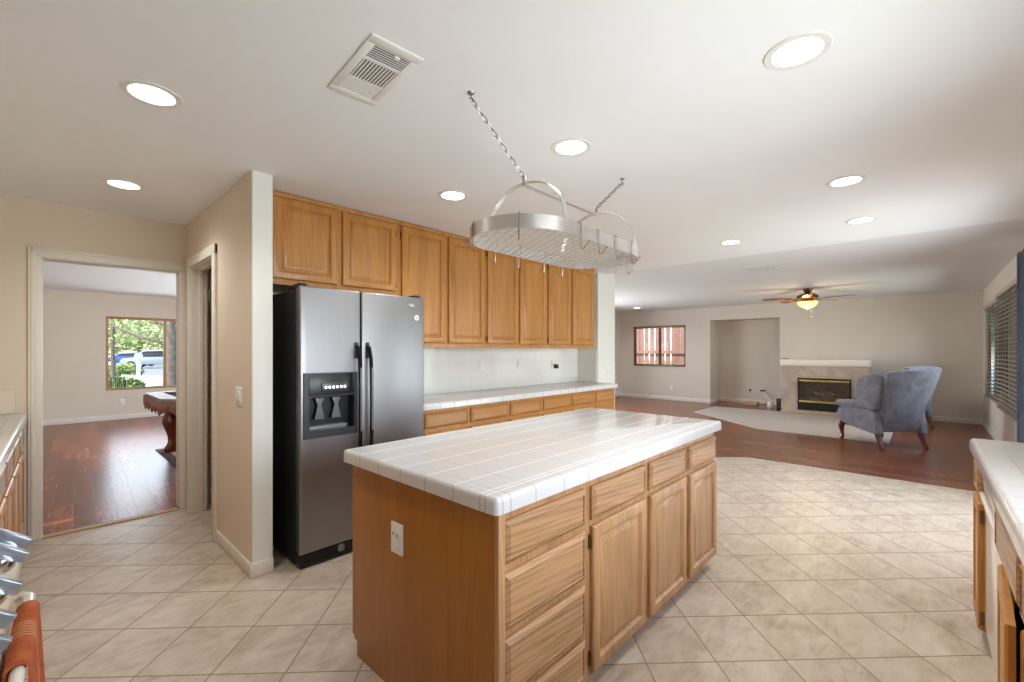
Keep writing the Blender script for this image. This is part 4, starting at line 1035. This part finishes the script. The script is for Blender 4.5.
def leafball(b, c, r, n, s, sq=(1, 1, .8)):
    for _ in range(n):
        while True:
            v = Vector((random.uniform(-1, 1), random.uniform(-1, 1), random.uniform(-1, 1)))
            if .45 < v.length < 1: break
        p = Vector(c)+Vector((v.x*r*sq[0], v.y*r*sq[1], v.z*r*sq[2]))
        d1 = Vector((random.uniform(-1, 1), random.uniform(-1, 1), random.uniform(-1, 1))).normalized(); d2 = d1.cross(Vector((random.uniform(-1, 1), .3, random.uniform(-1, 1)))).normalized()
        q = [p-d1*s, p+d2*s*.45, p+d1*s, p-d2*s*.45]
        b.bm.faces.new([b.bm.verts.new(x) for x in q])
def tree(label, base_, h, r0, crowns, lm='leaf', lean=(0, 0), nl=900, ls=.22):
    t = thing('tree', label, 'tree', base_, 'trees outside the picture window'); bx_ = Vector(base_)
    MB().tube([bx_-Vector((0, 0, .05)), bx_+Vector((lean[0]*.3, lean[1]*.3, h*.4)), bx_+Vector((lean[0], lean[1], h))], [r0*1.15, r0*.9, r0*.6], 12).build('trunk', 'bark', t)
    for c, r in crowns: MB().tube([bx_+Vector((lean[0], lean[1], h*.8)), Vector(c)], [r0*.45, r0*.15], 8).build('branch', 'bark', t)
    b = MB()
    for c, r in crowns: leafball(b, c, r, nl, ls)
    b.build('foliage', lm, t, False)
def gnd(px, dep): p = out(px, 350, dep); return Vector((p.x, p.y, GZ))
bpts = [out(106, 322, 15.2), out(122, 330, 15.2), out(140, 337, 15.3), out(157, 341, 15.4), out(168, 346, 15.5)]
g1 = gnd(172, 15.5); tree('thick-trunked tree at the right of the picture window view', g1, 3.2, .24, [(out(150, 322, 17), 1.1), (out(175, 300, 16), 1.6), (out(128, 312, 17), 1.0)], nl=330, ls=.11)
MB().tube(bpts, [.03, .045, .055, .06, .075], 8).build('branch', 'bark', bpy.data.objects['tree'])
g2 = gnd(113, 21); tree('slender tree at the left of the picture window view', g2, 4.2, .09, [(out(112, 322, 21), 1.3), (out(126, 325, 22), 1.1), (out(104, 330, 22), 1.1)], nl=300, ls=.12)
g3 = gnd(140, 58); tree('broad tree across the street', g3, 4, .3, [(out(130, 333, 58), 3.0), (out(150, 334, 58), 3.2), (out(170, 338, 58), 3), (out(112, 338, 58), 2.8)], 'leaf2', nl=420, ls=.35)
def bush(label, px, dep, r, n=1500, s=.09):
    g = gnd(px, dep); t = thing('shrub', label, 'shrub', g, 'shrubs outside the picture window')
    b = MB(); leafball(b, g+Vector((0, 0, r*.62)), r, n, s, (1.1, 1.1, .62)); b.build('foliage', 'leaf2', t, False)
    MB().sphere(g+Vector((0, 0, r*.5)), r*.75, 12, (1.1, 1.1, .6)).build('inner_growth', 'leaf2', t)
bush('rounded green shrub behind the black bench', 120, 15, .62); bush('pale green shrub farther back on the left', 124, 24, .75, 1200, .12)
# car builder, local +X forward, parked on the street
def car(label, c, yaw, m, suv):
    t = thing('parked_car', label, 'car', (0, 0, 0)); L, W_, H = 4.5, 1.8, (1.7 if suv else 1.45)
    side = [(-2.2, .35), (2.2, .35), (2.25, .65), (2.1, .88), (1.15, 1.0), (.5, H-.05), (-1.2 if suv else -.9, H), (-2.0 if suv else -1.6, H-.08 if suv else 1.05), (-2.2, .95)]
    MB().prism([(x, -W_/2, z) for x, z in side], (0, W_, 0), b=.08, seg=3).build('car_body', m, t)
    gl = [(.95, 1.03), (.42, H-.13), (-1.2 if suv else -.9, H-.1), (-1.75 if suv else -1.35, 1.08)]
    MB().prism([(x, -W_/2-.01, z) for x, z in gl], (0, W_+.02, 0), b=.02).build('side_window', 'black_gloss', t)
    for x in (-1.4, 1.4):
        for s in (-1, 1): w_ = MB().lathe([(.1, -.1), (.3, -.11), (.34, -.08), (.34, .08), (.3, .11), (.1, .1)], (x, s*(W_/2-.08), .34), 20, 'y').build('wheel', 'tyre', t); MB().lathe([(.02, -.115), (.2, -.118), (.2, .118), (.02, .115)], (x, s*(W_/2-.08), .34), 16, 'y').build('hubcap', 'chrome', w_)
    t.location = (c.x, c.y, GZ+.02); t.rotation_euler = (0, 0, yaw)
car('silver car parked on the street outside the picture window', gnd(154, 41), R(150), 'car_silver', True)
car('blue car parked farther left on the street', gnd(131, 46), R(150), 'car_blue', False)
mp = gnd(138.5, 21); t = thing('mailbox', 'white mailbox on a post outside the picture window', 'mailbox', mp)
MB().box(mp.x-.07, mp.y-.07, GZ, mp.x+.07, mp.y+.07, .95, b=.01).build('post', 'picket', t)
MB().prism([(mp.x-.13, mp.y-.25, .95)]+[(mp.x+.13*math.cos(R(a)), mp.y-.25, 1.1+.13*math.sin(R(a))) for a in range(180, -1, -20)]+[(mp.x+.13, mp.y-.25, .95)], (0, .5, 0), b=.01).build('box', 'picket', t)
f0, f1 = gnd(122, 18.5), gnd(184, 17); t = thing('picket_fence', 'low white picket fence along the front lawn', 'fence', (f0+f1)/2)
b = MB(); d = (f1-f0); n = 26
for z in (.0, .28): b.tube([f0+Vector((0, 0, .3+z-.1)), f1+Vector((0, 0, .3+z-.1))], .03, 4)
b.build('rails', 'picket', t)
b = MB()
dn = d.normalized(); nn = Vector((-dn.y, dn.x, 0))
for i in range(n+1):
    p = f0+d*(i/n); b.prism([p-dn*.05, p+dn*.05, p+dn*.05+Vector((0, 0, .58)), p+Vector((0, 0, .66)), p-dn*.05+Vector((0, 0, .58))], nn*.02)
b.build('pickets', 'picket', t, False)
e0, e1 = gnd(103, 10.0), gnd(125, 9.6); t = thing('garden_bench', 'black iron garden bench outside the picture window', 'bench', (e0+e1)/2)
d = e1-e0; dn = d.normalized(); nn = Vector((-dn.y, dn.x, 0)); Zv = Vector((0, 0, 1))
b = MB(); b.tube([e0+Zv*.45, e0+Zv*1.0, e0+dn*.06+Zv*1.05, e1-dn*.06+Zv*1.05, e1+Zv*1.0, e1+Zv*.45], .02, 8); b.tube([e0+Zv*.55, e1+Zv*.55], .014, 8); b.build('back_frame', 'iron', t)
b = MB()
for i in range(1, 12): b.tube([e0+d*(i/12)+Zv*.55, e0+d*(i/12)+Zv*1.05], .008, 6)
b.build('back_bars', 'iron', t)
MB().prism([e0+Zv*.42, e1+Zv*.42, e1+Zv*.42+nn*.42, e0+Zv*.42+nn*.42], (0, 0, .03)).build('seat', 'iron', t)
for p in (e0, e1, e0+nn*.4, e1+nn*.4): MB().cyl(p, p+Zv*.45, .02, 8).build('leg', 'iron', t)
# fence outside far window
t = thing('board_fence', 'red-brown board fence outside the far window', 'fence', (13.6, 5.2, GZ))
b = MB(); random.seed(3); y = 2.6
while y < 9.2:
    b.box(13.6, y, GZ, 13.625, y+.135, 2.15+random.uniform(-.03, .02)); y += .135+random.choice((.006, .012, .03, .05))
b.build('boards', 'fencewood', t, False)
MB().box(13.54, 2.6, 1.25, 13.6, 9.2, 1.36).build('rail', 'fencewood', t); MB().box(13.54, 2.6, .2, 13.6, 9.2, .31).build('rail', 'fencewood', t)
